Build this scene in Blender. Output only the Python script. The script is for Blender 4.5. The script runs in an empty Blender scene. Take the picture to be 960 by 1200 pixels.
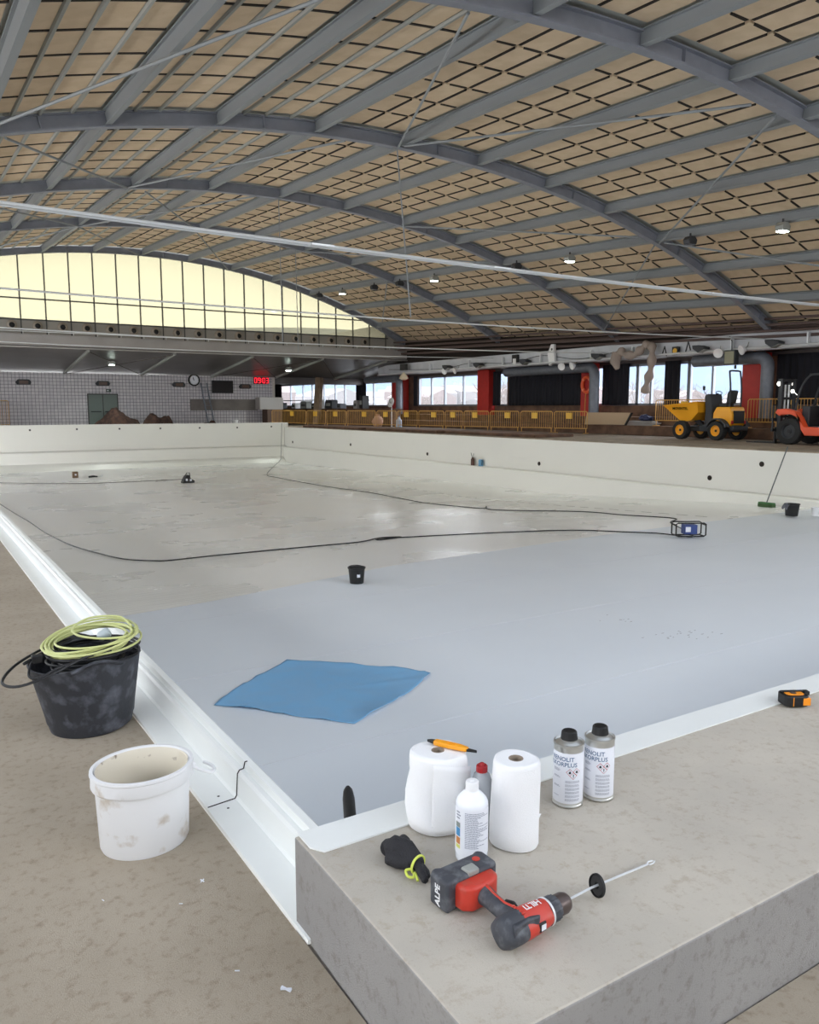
import bpy, bmesh, math, random
from mathutils import Vector, Matrix
random.seed(7)
PI = math.pi
scn = bpy.context.scene
col = scn.collection

# ------------------------------------------------------------------ helpers
def lin(c):
    return tuple(((v/255)/12.92 if v/255 <= .04045 else ((v/255+.055)/1.055)**2.4) for v in c) + (1,)

MATS = {}
def mat(name, rgb, rough=.6, metal=0, noise=0, nscale=8, rgb2=None, bump=0, bscale=60, emit=None, estr=0,
        trans=0, alpha=None, coat=0, spec=.5, thr=(.4, .6), detail=4, coord='Object'):
    m = bpy.data.materials.new(name); m.use_nodes = True
    nt = m.node_tree; b = nt.nodes['Principled BSDF']
    b.inputs['Base Color'].default_value = lin(rgb)
    b.inputs['Roughness'].default_value = rough
    b.inputs['Metallic'].default_value = metal
    b.inputs['Specular IOR Level'].default_value = spec
    b.inputs['Coat Weight'].default_value = coat
    b.inputs['Transmission Weight'].default_value = trans
    tc = nt.nodes.new('ShaderNodeTexCoord')
    if noise:
        n = nt.nodes.new('ShaderNodeTexNoise'); n.inputs['Scale'].default_value = nscale
        n.inputs['Detail'].default_value = detail
        nt.links.new(tc.outputs[coord], n.inputs['Vector'])
        r = nt.nodes.new('ShaderNodeMapRange'); r.inputs[1].default_value = thr[0]; r.inputs[2].default_value = thr[1]
        nt.links.new(n.outputs['Fac'], r.inputs[0])
        mx = nt.nodes.new('ShaderNodeMix'); mx.data_type = 'RGBA'
        mx.inputs['A'].default_value = lin(rgb); mx.inputs['B'].default_value = lin(rgb2 or rgb)
        ml = nt.nodes.new('ShaderNodeMath'); ml.operation = 'MULTIPLY'; ml.inputs[1].default_value = noise
        nt.links.new(r.outputs[0], ml.inputs[0]); nt.links.new(ml.outputs[0], mx.inputs['Factor'])
        nt.links.new(mx.outputs['Result'], b.inputs['Base Color'])
    if bump:
        n2 = nt.nodes.new('ShaderNodeTexNoise'); n2.inputs['Scale'].default_value = bscale
        n2.inputs['Detail'].default_value = 5
        nt.links.new(tc.outputs[coord], n2.inputs['Vector'])
        bp = nt.nodes.new('ShaderNodeBump'); bp.inputs['Strength'].default_value = bump
        bp.inputs['Distance'].default_value = .01
        nt.links.new(n2.outputs['Fac'], bp.inputs['Height']); nt.links.new(bp.outputs[0], b.inputs['Normal'])
    if emit:
        b.inputs['Emission Color'].default_value = lin(emit); b.inputs['Emission Strength'].default_value = estr
    if alpha is not None: b.inputs['Alpha'].default_value = alpha
    MATS[name] = m
    return m

class MB:
    def __init__(s): s.v = []; s.f = []; s.mi = []; s.m = 0
    def add(s, vs, fs):
        o = len(s.v); s.v += [tuple(v) for v in vs]
        s.f += [tuple(o+i for i in f) for f in fs]; s.mi += [s.m]*len(fs); return s
    def box(s, x0, x1, y0, y1, z0, z1):
        return s.add([(x0,y0,z0),(x1,y0,z0),(x1,y1,z0),(x0,y1,z0),(x0,y0,z1),(x1,y0,z1),(x1,y1,z1),(x0,y1,z1)],
                     [(0,3,2,1),(4,5,6,7),(0,1,5,4),(1,2,6,5),(2,3,7,6),(3,0,4,7)])
    def frame(s, M, vs, fs): return s.add([M @ Vector(v) for v in vs], fs)
    def bar(s, a, b, w, h, up=(0,0,1)):
        a, b = Vector(a), Vector(b); d = (b-a).normalized(); u = Vector(up)
        x = d.cross(u)
        if x.length < 1e-4: x = d.cross(Vector((1,0,0)))
        x.normalize(); y = x.cross(d)
        vs = [p + x*sx*w/2 + y*sy*h/2 for p in (a, b) for sx, sy in ((-1,-1),(1,-1),(1,1),(-1,1))]
        return s.add(vs, [(0,1,2,3),(7,6,5,4),(0,4,5,1),(1,5,6,2),(2,6,7,3),(3,7,4,0)])
    def tube(s, pts, r, n=8, closed=False, caps=True):
        pts = [Vector(p) for p in pts]; N = len(pts); rs = r if isinstance(r, (list, tuple)) else [r]*N
        rings = []; prev = None
        for i, p in enumerate(pts):
            if closed: d = pts[(i+1) % N] - pts[i-1]
            else: d = pts[min(i+1, N-1)] - pts[max(i-1, 0)]
            if d.length < 1e-9: d = Vector((0,0,1))
            d.normalize()
            if prev is None:
                a = Vector((0,0,1)) if abs(d.z) < .9 else Vector((1,0,0))
                x = d.cross(a).normalized()
            else:
                x = prev - d*prev.dot(d)
                if x.length < 1e-6: x = d.orthogonal()
                x.normalize()
            prev = x; y = d.cross(x)
            rings.append([p + (x*math.cos(2*PI*k/n) + y*math.sin(2*PI*k/n))*rs[i] for k in range(n)])
        vs = [q for R in rings for q in R]; fs = []
        for i in range(N if closed else N-1):
            j = (i+1) % N
            for k in range(n):
                l = (k+1) % n; fs.append((i*n+k, i*n+l, j*n+l, j*n+k))
        if not closed and caps:
            fs.append(tuple(range(n-1, -1, -1))); fs.append(tuple((N-1)*n+k for k in range(n)))
        return s.add(vs, fs)
    def lathe(s, prof, n=32, M=None, sx=1, sy=1, fn=None, cap=False):
        vs = []; fs = []
        for (r, z) in prof:
            for k in range(n):
                a = 2*PI*k/n; v = Vector((r*math.cos(a)*sx, r*math.sin(a)*sy, z))
                if fn: v = fn(v, a)
                vs.append(M @ v if M else v)
        for i in range(len(prof)-1):
            for k in range(n):
                l = (k+1) % n; fs.append((i*n+k, i*n+l, (i+1)*n+l, (i+1)*n+k))
        ring = prof[0][0] > 1e-3 and prof[-1][0] > 1e-3 and not cap
        if not ring:
            fs.append(tuple(range(n-1, -1, -1))); fs.append(tuple((len(prof)-1)*n+k for k in range(n)))
        return s.add(vs, fs)
    def prism(s, poly, a, b, axis='y', M=None):
        # poly: 2D points; axis extruded from a to b. axis y -> (x,z); x -> (y,z); z -> (x,y)
        def P(u, v, t): return {'y': (u, t, v), 'x': (t, u, v), 'z': (u, v, t)}[axis]
        n = len(poly)
        vs = [Vector(P(u, v, a)) for u, v in poly] + [Vector(P(u, v, b)) for u, v in poly]
        if M: vs = [M @ v for v in vs]
        fs = [tuple(range(n)), tuple(range(2*n-1, n-1, -1))] + [(i, i+n, (i+1) % n + n, (i+1) % n) for i in range(n)]
        return s.add(vs, fs)
    def grid(s, nx, ny, fn):
        vs = [fn(i/nx, j/ny) for j in range(ny+1) for i in range(nx+1)]
        fs = [(j*(nx+1)+i, j*(nx+1)+i+1, (j+1)*(nx+1)+i+1, (j+1)*(nx+1)+i) for j in range(ny) for i in range(nx)]
        return s.add(vs, fs)
    def sphere(s, c, r, n=16, m=10, sc=(1,1,1)):
        prof = [(r*math.sin(PI*i/m) if 0 < i < m else 0, -r*math.cos(PI*i/m)) for i in range(m+1)]
        vs = []; fs = []
        return s.lathe([(max(p, 1e-6), z) for p, z in prof], n, Matrix.Translation(c) @ Matrix.Diagonal((*sc, 1)))
    def build(s, name, m, parent=None, bevel=0, seg=2, sharp=35, recalc=True, solid=0, kind=None):
        me = bpy.data.meshes.new(name); me.from_pydata(s.v, [], s.f)
        ms = m if isinstance(m, (list, tuple)) else [m]
        for q in ms: me.materials.append(q)
        if len(ms) > 1: me.polygons.foreach_set('material_index', s.mi)
        bm = bmesh.new(); bm.from_mesh(me)
        if recalc: bmesh.ops.recalc_face_normals(bm, faces=bm.faces)
        for f in bm.faces: f.smooth = True
        for e in bm.edges:
            if len(e.link_faces) == 2 and e.calc_face_angle(0) > math.radians(sharp): e.smooth = False
        bm.to_mesh(me); bm.free()
        o = bpy.data.objects.new(name, me); col.objects.link(o)
        if parent is not None: o.parent = parent
        if solid:
            md = o.modifiers.new('thick', 'SOLIDIFY'); md.thickness = solid; md.offset = 0
        if bevel:
            md = o.modifiers.new('bevel', 'BEVEL'); md.width = bevel; md.segments = seg; md.limit_method = 'ANGLE'
        if kind: o['kind'] = kind
        return o

def tag(o, label=None, cat=None, group=None, kind=None):
    if label: o['label'] = label
    if cat: o['category'] = cat
    if group: o['group'] = group
    if kind: o['kind'] = kind
    return o
def thing(name, label, cat, loc=(0,0,0), rz=0, group=None, rot=None):
    o = bpy.data.objects.new(name, None); col.objects.link(o); o.empty_display_size = .1
    o.location = loc; o.rotation_euler = rot if rot else (0, 0, rz)
    return tag(o, label, cat, group)
def copy_tree(o, parent=None):
    c = o.copy(); col.objects.link(c)
    if parent is not None: c.parent = parent
    for ch in list(o.children): copy_tree(ch, c)
    return c
def text_mesh(s, size, M, extrude=.0005, bold=0, spacing=1):
    cu = bpy.data.curves.new('txt', 'FONT'); cu.body = s; cu.size = size; cu.extrude = extrude; cu.offset = bold
    cu.space_character = spacing; cu.resolution_u = 2
    ob = bpy.data.objects.new('txt', cu); col.objects.link(ob)
    dg = bpy.context.evaluated_depsgraph_get(); dg.update()
    me = bpy.data.meshes.new_from_object(ob.evaluated_get(dg))
    vs = [v.co.copy() for v in me.vertices]; fs = [tuple(p.vertices) for p in me.polygons]
    bpy.data.objects.remove(ob); bpy.data.curves.remove(cu); bpy.data.meshes.remove(me)
    if callable(M): vs = [M(v) for v in vs]
    elif M: vs = [M @ v for v in vs]
    return vs, fs
def smooth_path(pts, n=6):
    P = [Vector(p) for p in pts]; out = []
    for i in range(len(P)-1):
        a = P[max(i-1, 0)]; b = P[i]; c = P[i+1]; d = P[min(i+2, len(P)-1)]
        for k in range(n):
            t = k/n
            out.append(.5*((2*b) + (c-a)*t + (2*a-5*b+4*c-d)*t*t + (3*b-a-3*c+d)*t**3))
    out.append(P[-1]); return out

# ------------------------------------------------------------------ camera
f_px = 939.0; pitch = math.atan(122/939.0); yaw = math.radians(32.27)
cam = bpy.data.cameras.new('camera'); camo = bpy.data.objects.new('camera', cam); col.objects.link(camo)
camo.location = (0, 0, 1.45); camo.rotation_euler = (PI/2 - pitch, 0, -yaw)
cam.sensor_fit = 'HORIZONTAL'; cam.sensor_width = 36; cam.lens = 36*f_px/960; cam.clip_start = .05; cam.clip_end = 3000
scn.camera = camo
vs_ = scn.view_settings; vs_.view_transform = 'Standard'; vs_.look = 'None'; vs_.gamma = 1; vs_.use_curve_mapping = False
vs_.exposure = EXPO = 0.6

# ------------------------------------------------------------------ materials
def concrete(name, c1, c2, c3, bump=.5, spot=.5):
    m = bpy.data.materials.new(name); m.use_nodes = True; nt = m.node_tree; b = nt.nodes['Principled BSDF']
    b.inputs['Roughness'].default_value = .9; b.inputs['Specular IOR Level'].default_value = .25
    tc = nt.nodes.new('ShaderNodeTexCoord')
    def noise(sc, det=5, rough=.6):
        n = nt.nodes.new('ShaderNodeTexNoise'); n.inputs['Scale'].default_value = sc
        n.inputs['Detail'].default_value = det; n.inputs['Roughness'].default_value = rough
        nt.links.new(tc.outputs['Object'], n.inputs['Vector']); return n
    def mr(src, a, b_, lo=0, hi=1):
        r = nt.nodes.new('ShaderNodeMapRange'); r.inputs[1].default_value = a; r.inputs[2].default_value = b_
        r.inputs[3].default_value = lo; r.inputs[4].default_value = hi
        nt.links.new(src, r.inputs[0]); return r.outputs[0]
    def mix(fac, A, B):
        x = nt.nodes.new('ShaderNodeMix'); x.data_type = 'RGBA'; nt.links.new(fac, x.inputs['Factor'])
        for k, q in (('A', A), ('B', B)):
            if isinstance(q, tuple): x.inputs[k].default_value = q
            else: nt.links.new(q, x.inputs[k])
        return x.outputs['Result']
    a = mix(mr(noise(1.7).outputs['Fac'], .35, .65), lin(c1), lin(c2))
    a = mix(mr(noise(28, 6, .7).outputs['Fac'], .52, .68, 0, spot), a, lin(c3))
    a = mix(mr(noise(140, 3).outputs['Fac'], .6, .75, 0, spot*.8), a, lin(c3))
    nt.links.new(a, b.inputs['Base Color'])
    bp = nt.nodes.new('ShaderNodeBump'); bp.inputs['Strength'].default_value = bump; bp.inputs['Distance'].default_value = .003
    nt.links.new(noise(220, 6, .75).outputs['Fac'], bp.inputs['Height']); nt.links.new(bp.outputs[0], b.inputs['Normal'])
    MATS[name] = m; return m
M = MATS
concrete('deck_concrete', (172,160,142), (160,148,130), (124,108,90), .8, .55)
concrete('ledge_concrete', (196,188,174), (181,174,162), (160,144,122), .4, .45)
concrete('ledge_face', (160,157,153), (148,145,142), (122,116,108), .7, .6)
concrete('far_deck', (150,136,120), (120,106,92), (84,70,58), .5, .6)
mat('liner', (229,235,240), .5, noise=.25, nscale=.6, rgb2=(219,226,233), spec=.35)
mat('liner_wall', (232,231,222), .42, noise=.2, nscale=.5, rgb2=(222,222,214))
mat('flashing', (240,242,238), .28, noise=.15, nscale=5, rgb2=(225,228,226))
mat('steel_grey', (138,142,152), .45, noise=.3, nscale=3, rgb2=(110,116,124))
mat('purlin_grey', (142,147,150), .45)
mat('rib_grey', (150,152,146), .5)
mat('shell_grey', (172,174,168), .6)
mat('panel_tan', (214,193,164), .95, noise=.5, nscale=3, rgb2=(200,178,148), bump=.4, bscale=40, spec=.1)
mat('joint_and_shade_dark', (38,30,24), .9)  # seams and fittings, plus the painted shade in the ceiling slits
mat('galv', (222,225,226), .4, .3)
mat('dark_pipe', (70,60,56), .6)
mat('beam_white', (200,202,206), .5, noise=.4, nscale=1.5, rgb2=(176,178,182))
mat('beam_grey', (158,154,150), .6, noise=.4, nscale=1, rgb2=(140,136,132))
mat('nozzle_panel', (150,146,138), .6)
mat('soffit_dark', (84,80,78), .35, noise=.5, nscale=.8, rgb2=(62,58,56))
mat('frame_dark', (70,70,68), .5)
mat('frame_alu', (120,124,132), .4, .3)
mat('red_paint', (176,38,30), .55, noise=.3, nscale=4, rgb2=(150,30,26))
mat('black_cloth', (22,22,30), .9)
mat('duct_grey', (112,116,124), .45, .3, noise=.4, nscale=6, rgb2=(92,96,104))
mat('brown_step', (112,84,66), .85, noise=.7, nscale=2.2, rgb2=(78,58,48), bump=.4, bscale=12)
mat('barrier_yellow', (214,164,84), .5, noise=.3, nscale=9, rgb2=(190,140,70))
mat('sign_yellow', (226,178,60), .5)
mat('black', (18,18,19), .5); mat('rubber', (26,26,27), .75, noise=.4, nscale=30, rgb2=(44,43,42))
mat('white_plastic', (236,236,236), .35)
mat('wall_plain', (190,186,178), .8)

# pool floor: matte near liner, glossier film-covered liner beyond the fold in the floor
def pool_floor_mat():
    m = bpy.data.materials.new('pool_film'); m.use_nodes = True; nt = m.node_tree; b = nt.nodes['Principled BSDF']
    tc = nt.nodes.new('ShaderNodeTexCoord')
    n = nt.nodes.new('ShaderNodeTexNoise'); n.inputs['Scale'].default_value = .35; n.inputs['Detail'].default_value = 6
    nt.links.new(tc.outputs['Object'], n.inputs['Vector'])
    mx = nt.nodes.new('ShaderNodeMix'); mx.data_type = 'RGBA'
    mx.inputs['A'].default_value = lin((238,238,235)); mx.inputs['B'].default_value = lin((244,243,238))
    nt.links.new(n.outputs['Fac'], mx.inputs['Factor']); nt.links.new(mx.outputs['Result'], b.inputs['Base Color'])
    r = nt.nodes.new('ShaderNodeMapRange'); r.inputs[1].default_value = .35; r.inputs[2].default_value = .65
    r.inputs[3].default_value = .20; r.inputs[4].default_value = .40
    nt.links.new(n.outputs['Fac'], r.inputs[0]); nt.links.new(r.outputs[0], b.inputs['Roughness'])
    mp = nt.nodes.new('ShaderNodeMapping'); mp.inputs['Scale'].default_value = (.9, 9, 1)
    mp.inputs['Rotation'].default_value = (0, 0, math.radians(-12))
    nt.links.new(tc.outputs['Object'], mp.inputs['Vector'])
    n2 = nt.nodes.new('ShaderNodeTexNoise'); n2.inputs['Scale'].default_value = 1.6; n2.inputs['Detail'].default_value = 5
    nt.links.new(mp.outputs[0], n2.inputs['Vector'])
    bp = nt.nodes.new('ShaderNodeBump'); bp.inputs['Strength'].default_value = .5; bp.inputs['Distance'].default_value = .02
    nt.links.new(n2.outputs['Fac'], bp.inputs['Height']); nt.links.new(bp.outputs[0], b.inputs['Normal'])
    b.inputs['Specular IOR Level'].default_value = .4
    MATS['pool_film'] = m
pool_floor_mat()

def tile_mat():
    m = bpy.data.materials.new('wall_tile'); m.use_nodes = True; nt = m.node_tree; b = nt.nodes['Principled BSDF']
    tc = nt.nodes.new('ShaderNodeTexCoord')
    mp = nt.nodes.new('ShaderNodeMapping'); mp.inputs['Rotation'].default_value = (PI/2, 0, 0)
    nt.links.new(tc.outputs['Object'], mp.inputs['Vector'])
    br = nt.nodes.new('ShaderNodeTexBrick'); br.offset = 0; br.squash = 1
    br.inputs['Scale'].default_value = 1; br.inputs['Brick Width'].default_value = .2; br.inputs['Row Height'].default_value = .2
    br.inputs['Mortar Size'].default_value = .012
    br.inputs['Color1'].default_value = lin((205,200,202)); br.inputs['Color2'].default_value = lin((192,188,192))
    br.inputs['Mortar'].default_value = lin((96,92,100))
    nt.links.new(mp.outputs[0], br.inputs['Vector']); nt.links.new(br.outputs['Color'], b.inputs['Base Color'])
    b.inputs['Roughness'].default_value = .3
    MATS['wall_tile'] = m
tile_mat()

def pane_mat(name, tint, diffuse, fac):
    m = bpy.data.materials.new(name); m.use_nodes = True; nt = m.node_tree
    for n in list(nt.nodes): nt.nodes.remove(n)
    out = nt.nodes.new('ShaderNodeOutputMaterial')
    tr = nt.nodes.new('ShaderNodeBsdfTransparent'); tr.inputs['Color'].default_value = tint
    tl = nt.nodes.new('ShaderNodeBsdfTranslucent'); tl.inputs['Color'].default_value = diffuse
    mx = nt.nodes.new('ShaderNodeMixShader'); mx.inputs[0].default_value = fac
    nt.links.new(tr.outputs[0], mx.inputs[1]); nt.links.new(tl.outputs[0], mx.inputs[2])
    gl = nt.nodes.new('ShaderNodeBsdfGlossy'); gl.inputs['Roughness'].default_value = .05
    m2 = nt.nodes.new('ShaderNodeMixShader'); m2.inputs[0].default_value = .05
    nt.links.new(mx.outputs[0], m2.inputs[1]); nt.links.new(gl.outputs[0], m2.inputs[2])
    nt.links.new(m2.outputs[0], out.inputs[0]); MATS[name] = m
pane_mat('gable_pane', (.098,.0915,.060,1), (.24,.222,.145,1), .3)
pane_mat('added_fill_pane', (.15,.155,.165,1), (.44,.455,.48,1), .5)
pane_mat('window_glass', (.96,.98,1,1), (.9,.9,.9,1), .03)

# ------------------------------------------------------------------ world (hazy winter daylight, sun side on the left / behind)
W = bpy.data.worlds.new('sky'); scn.world = W; W.use_nodes = True; nt = W.node_tree
bg = nt.nodes['Background']; tc = nt.nodes.new('ShaderNodeTexCoord'); sx = nt.nodes.new('ShaderNodeSeparateXYZ')
nt.links.new(tc.outputs['Generated'], sx.inputs[0])
def wmath(op, a, b=None):
    n = nt.nodes.new('ShaderNodeMath'); n.operation = op
    for i, q in enumerate((a, b)):
        if q is None: continue
        if isinstance(q, (int, float)): n.inputs[i].default_value = q
        else: nt.links.new(q, n.inputs[i])
    return n.outputs[0]
left = wmath('MAXIMUM', wmath('MULTIPLY', sx.outputs[0], -1), 0)
back = wmath('MAXIMUM', wmath('MULTIPLY', sx.outputs[1], -1), 0)
SKY_BASE, SKY_LEFT, SKY_BACK = 7.5, 0.0, 0.0
st = wmath('ADD', wmath('ADD', wmath('MULTIPLY', left, SKY_LEFT), wmath('MULTIPLY', back, SKY_BACK)), SKY_BASE)
nt.links.new(st, bg.inputs['Strength'])
rp = nt.nodes.new('ShaderNodeValToRGB'); rp.color_ramp.elements[0].position = .0; rp.color_ramp.elements[0].color = (.98,.985,1,1)
rp.color_ramp.elements[1].position = .5; rp.color_ramp.elements[1].color = (.9,.94,1,1)
nt.links.new(sx.outputs[2], rp.inputs[0]); nt.links.new(rp.outputs[0], bg.inputs['Color'])

# ------------------------------------------------------------------ pool and deck
ZR = .265
def fz(Y):
    pts = [(1.9,-1.1),(11,-1.1),(22,-1.68),(46.8,-1.9)]
    if Y <= pts[0][0]: return pts[0][1]
    for (a, za), (b, zb) in zip(pts, pts[1:]):
        if Y <= b: return za + (zb-za)*(Y-a)/(b-a)
    return pts[-1][1]
S = 'structure'
d = MB(); d.box(-6, .838, -8, 52, -.3, 0); d.box(.838, 6.5, -8, 1.062, -.3, 0)
d.build('floor', M['deck_concrete'], kind=S)
# concrete ledge at the near end of the pool
b = MB()
b.prism([(.836,1.068),(.85,1.85),(.85,1.95),(30,1.95),(30,1.068)], -.06, ZR-.003, 'z')
led = b.build('concrete_ledge', [M['ledge_concrete'], M['ledge_face']], bevel=.006, kind=S)
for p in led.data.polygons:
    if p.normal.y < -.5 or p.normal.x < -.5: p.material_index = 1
b = MB(); b.box(.85, 30, 1.9, 1.95, -1.4, -.001); b.build('wall_near', M['liner_wall'], kind=S)
# pool floor in two stretches
b = MB()
def fl(x0, x1, ys):
    for ya, yb in zip(ys, ys[1:]):
        b.add([(x0,ya,fz(ya)),(x1,ya,fz(ya)),(x1,yb,fz(yb)),(x0,yb,fz(yb))], [(0,1,2,3)])
b.add([(1.0,1.9,-1.1),(20.4,1.9,-1.1),(20.4,11.9,fz(11.9)),(12.2,11.6,fz(11.6)),(6.6,11.0,-1.1),(3.3,10.2,-1.1),(1.0,9.9,-1.1)], [(0,1,2,3,4,5,6)])
b.build('pool_floor', M['liner'], kind=S)
b = MB()
b.add([(1.0,9.9,-1.1),(3.3,10.2,-1.1),(6.6,11,-1.1),(12.2,11.6,fz(11.6)),(20.4,11.9,fz(11.9)),(20.4,22,fz(22)),(1,22,fz(22))], [(0,1,2,3,4,5,6)])
b.add([(1,22,fz(22)),(20.4,22,fz(22)),(20.4,46.9,fz(46.9)),(1,46.9,fz(46.9))], [(0,1,2,3)])
b.build('pool_floor', M['pool_film'], kind=S)
# right wall with ledge, far wall with ledge
b = MB(); b.prism([(20.3,ZR),(20.3,-.93),(20.08,-.95),(20.04,-.99),(20.0,-2.1),(20.5,-2.1),(20.5,-.3),(20.5,ZR)][::-1], 1.95, 47.3, 'y')
b.build('wall_right', M['liner_wall'], kind=S, sharp=25)
b = MB(); b.prism([(46.8,.54),(46.8,-.86),(46.55,-.9),(46.5,-.94),(46.45,-1.52),(45.9,-1.87),(45.85,-2.2),(47.2,-2.2),(47.2,.54)], .9, 20.28, 'x')
b.build('wall_far', M['liner_wall'], kind=S, sharp=25)
b = MB(); b.box(20.28, 20.5, 46.7, 47.2, ZR, .54); b.build('wall_far', M['liner_wall'], kind=S)
# right side and far decks
b = MB(); b.box(20.5, 30, 1.95, 70, -.4, ZR-.004); b.box(-6, 20.5, 47.2, 70, -.4, ZR-.004)
b.build('floor', M['far_deck'], kind=S)
b = MB(); b.box(20.31, 20.6, 1.95, 46.7, ZR-.004, ZR+.008); b.build('trim_1', mat('deck_edge', (176,160,138), .8, noise=.8, nscale=3, rgb2=(104,84,66)), kind=S)
b = MB()
for k, (ya, yb, xa) in enumerate([(24.5,31.0,21.4),(31.15,38.2,21.2),(38.35,45.8,21.0)]):
    b.prism([(xa,ya),(xa+2.2,ya+.1),(xa+2.1,yb),(xa+.05,yb-.1)], ZR, ZR+.13, 'z')
b.build('floor', M['brown_step'], kind=S, bevel=.02)
# gutter flashing along the left rim
prof = [(.84,0),(.842,.012),(.95,.019),(.957,.03),(.962,.112),(.97,.124),(.986,.126),(.992,.15),(1.018,.152),(1.03,.14),(1.032,.03),(1.04,-1.2),(.9,-1.2),(.9,-.01)]
b = MB(); b.prism(prof, 1.85, 46.8, 'y'); b.build('trim_2', M['flashing'], kind=S, sharp=20)
# white trim strip on the ledge
b = MB(); b.prism([(.86,1.868),(.885,1.83),(30,1.83),(30,1.955),(.862,1.955)], ZR-.002, ZR+.003, 'z')
b.build('trim_3', M['flashing'], kind=S)
b = MB(); b.prism([(.862,1.95),(30,1.95),(30,1.956),(.862,1.956)], -1.1, ZR, 'z'); b.build('trim_4', M['flashing'], kind=S)

# steps and window wall on the right
b = MB(); b.box(27.3, 30, 14, 46, ZR, .68); b.build('step_low', M['brown_step'], kind=S, bevel=.02)
b = MB(); b.box(28.1, 30, 14, 46, .68, 1.05); b.build('step_high', M['brown_step'], kind=S, bevel=.02)
b = MB(); b.box(29, 29.3, 1.95, 70, ZR, 1.56); b.build('wall_right', M['brown_step'], kind=S)
b = MB(); b.box(29, 29.3, 1.95, 70, 3.46, 5.5); b.build('wall_right', M['dark_pipe'], kind=S)
# window frames + panes on the right: (y0, y1, mullions)
wins = [(16.4,18.4,[17.4]),(20.1,23.3,[20.5,22.1]),(23.3,26.2,[24.35,25.4]),(26.2,28.9,[]),(35.6,36.6,[]),(37.3,44.9,[38.4,39.9,41.9,43.4]),(46.8,52.8,[48.3,50.9]),(53.2,68,[55.4,57,59,61.2,63,65.6])]
wins = [(w0, w1, m) for w0, w1, m in wins]
prev = 1.95; n = 0; wb = MB()
for w0, w1, ms in wins:
    if w0 > prev: wb.box(29, 29.3, prev, w0, 1.56, 3.46)
    prev = w1; n += 1
    fr = MB()
    for y in [w0+.04, w1-.04]+ms: fr.box(29.05, 29.2, y-.045, y+.045, 1.56, 3.46)
    fr.box(29.05, 29.2, w0, w1, 1.56, 1.66); fr.box(29.05, 29.2, w0, w1, 3.36, 3.46)
    wo = fr.build('window_%d' % n, M['frame_alu'], kind=S)
    pn = MB(); pn.box(29.115, 29.125, w0+.04, w1-.04, 1.6, 3.4); pn.build('pane', M['window_glass'], wo)
wb.box(29, 29.3, prev, 70, 1.56, 3.46); wb.build('wall_right', M['brown_step'], kind=S)
# white service beam carrying the lamps
b = MB(); b.box(27.5, 27.8, 10, 47.5, 3.66, 4.27); b.box(27.42, 27.85, 10, 47.5, 3.6, 3.66); b.build('beam_right', M['beam_white'], kind=S, bevel=.01)
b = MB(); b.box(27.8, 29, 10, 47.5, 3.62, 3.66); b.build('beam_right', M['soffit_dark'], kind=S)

# tiled wall, gallery beam, soffit
b = MB(); b.box(-6, 9.75, 52, 52.2, ZR, 3.52); b.box(11.42, 21.7, 52, 52.2, ZR, 3.52); b.box(9.75, 11.42, 52, 52.2, 2.25, 3.52)
b.build('wall_far', M['wall_tile'], kind=S)
b = MB(); b.box(21.7, 21.9, 52, 70, ZR, 3.52); b.build('wall_far', M['wall_plain'], kind=S)
b = MB(); b.box(21.9, 29, 70, 70.2, ZR, 3.52); b.build('wall_far', M['wall_plain'], kind=S)
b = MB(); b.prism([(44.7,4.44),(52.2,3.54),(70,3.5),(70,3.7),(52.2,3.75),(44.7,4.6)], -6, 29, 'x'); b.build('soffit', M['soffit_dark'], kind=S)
b = MB()
x = -5.0
while x < 28:
    b.bar((x,44.7,4.40),(x-.05,51.95,3.50),.12,.14); x += 4.5
b.build('soffit_rib', M['rib_grey'], kind=S)
b = MB(); b.bar((8.5,44.75,4.36),(13,51.9,3.46),.03,.03); b.bar((13,44.75,4.36),(8.5,51.9,3.46),.03,.03)
b.bar((17.5,44.75,4.36),(22,51.9,3.46),.03,.03); b.bar((22,44.75,4.36),(17.5,51.9,3.46),.03,.03); b.bar((22,44.75,4.36),(26.5,51.9,3.46),.03,.03)
b.build('soffit_brace', M['dark_pipe'], kind=S)
b = MB(); b.box(-6, 28.5, 44.5, 44.7, 4.55, 5.1); b.box(-6, 28.5, 44.42, 44.8, 4.44, 4.5); b.build('gallery_beam', M['beam_grey'], kind=S)
b = MB(); b.box(21.9, 29, 52, 52.3, 3.1, 3.55); b.build('beam_far', M['soffit_dark'], kind=S)

# ------------------------------------------------------------------ roof
XC, ZC, RO, TL = 11.45, -28.176, 35.312, .05157
AY = [-5.5, 2.5, 10.55, 18.52, 26.41, 35.0, 44.7]
DTH = 2.45/RO
def rp_(th, y, off):  # point on the roof: th measured from the crown
    return Vector((XC + (RO+off)*math.sin(th), y, ZC + TL*y + (RO+off)*math.cos(th)))
THM = 7.05*DTH
def arc_prof(sec, y0, y1, n=56, mb=None, t0=-THM, t1=THM):
    # sweep a box section (off0, off1) between y0..y1 along the arc
    o0, o1 = sec; vs = []; fs = []
    for i in range(n+1):
        th = t0 + (t1-t0)*i/n
        for o, y in ((o0,y0),(o0,y1),(o1,y1),(o1,y0)): vs.append(rp_(th, y, o))
    for i in range(n):
        for k in range(4):
            l = (k+1) % 4; fs.append((i*4+k, i*4+l, (i+1)*4+l, (i+1)*4+k))
    fs.append((0,1,2,3)); fs.append((n*4+3,n*4+2,n*4+1,n*4)); mb.add(vs, fs)
SHELL = .345
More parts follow.
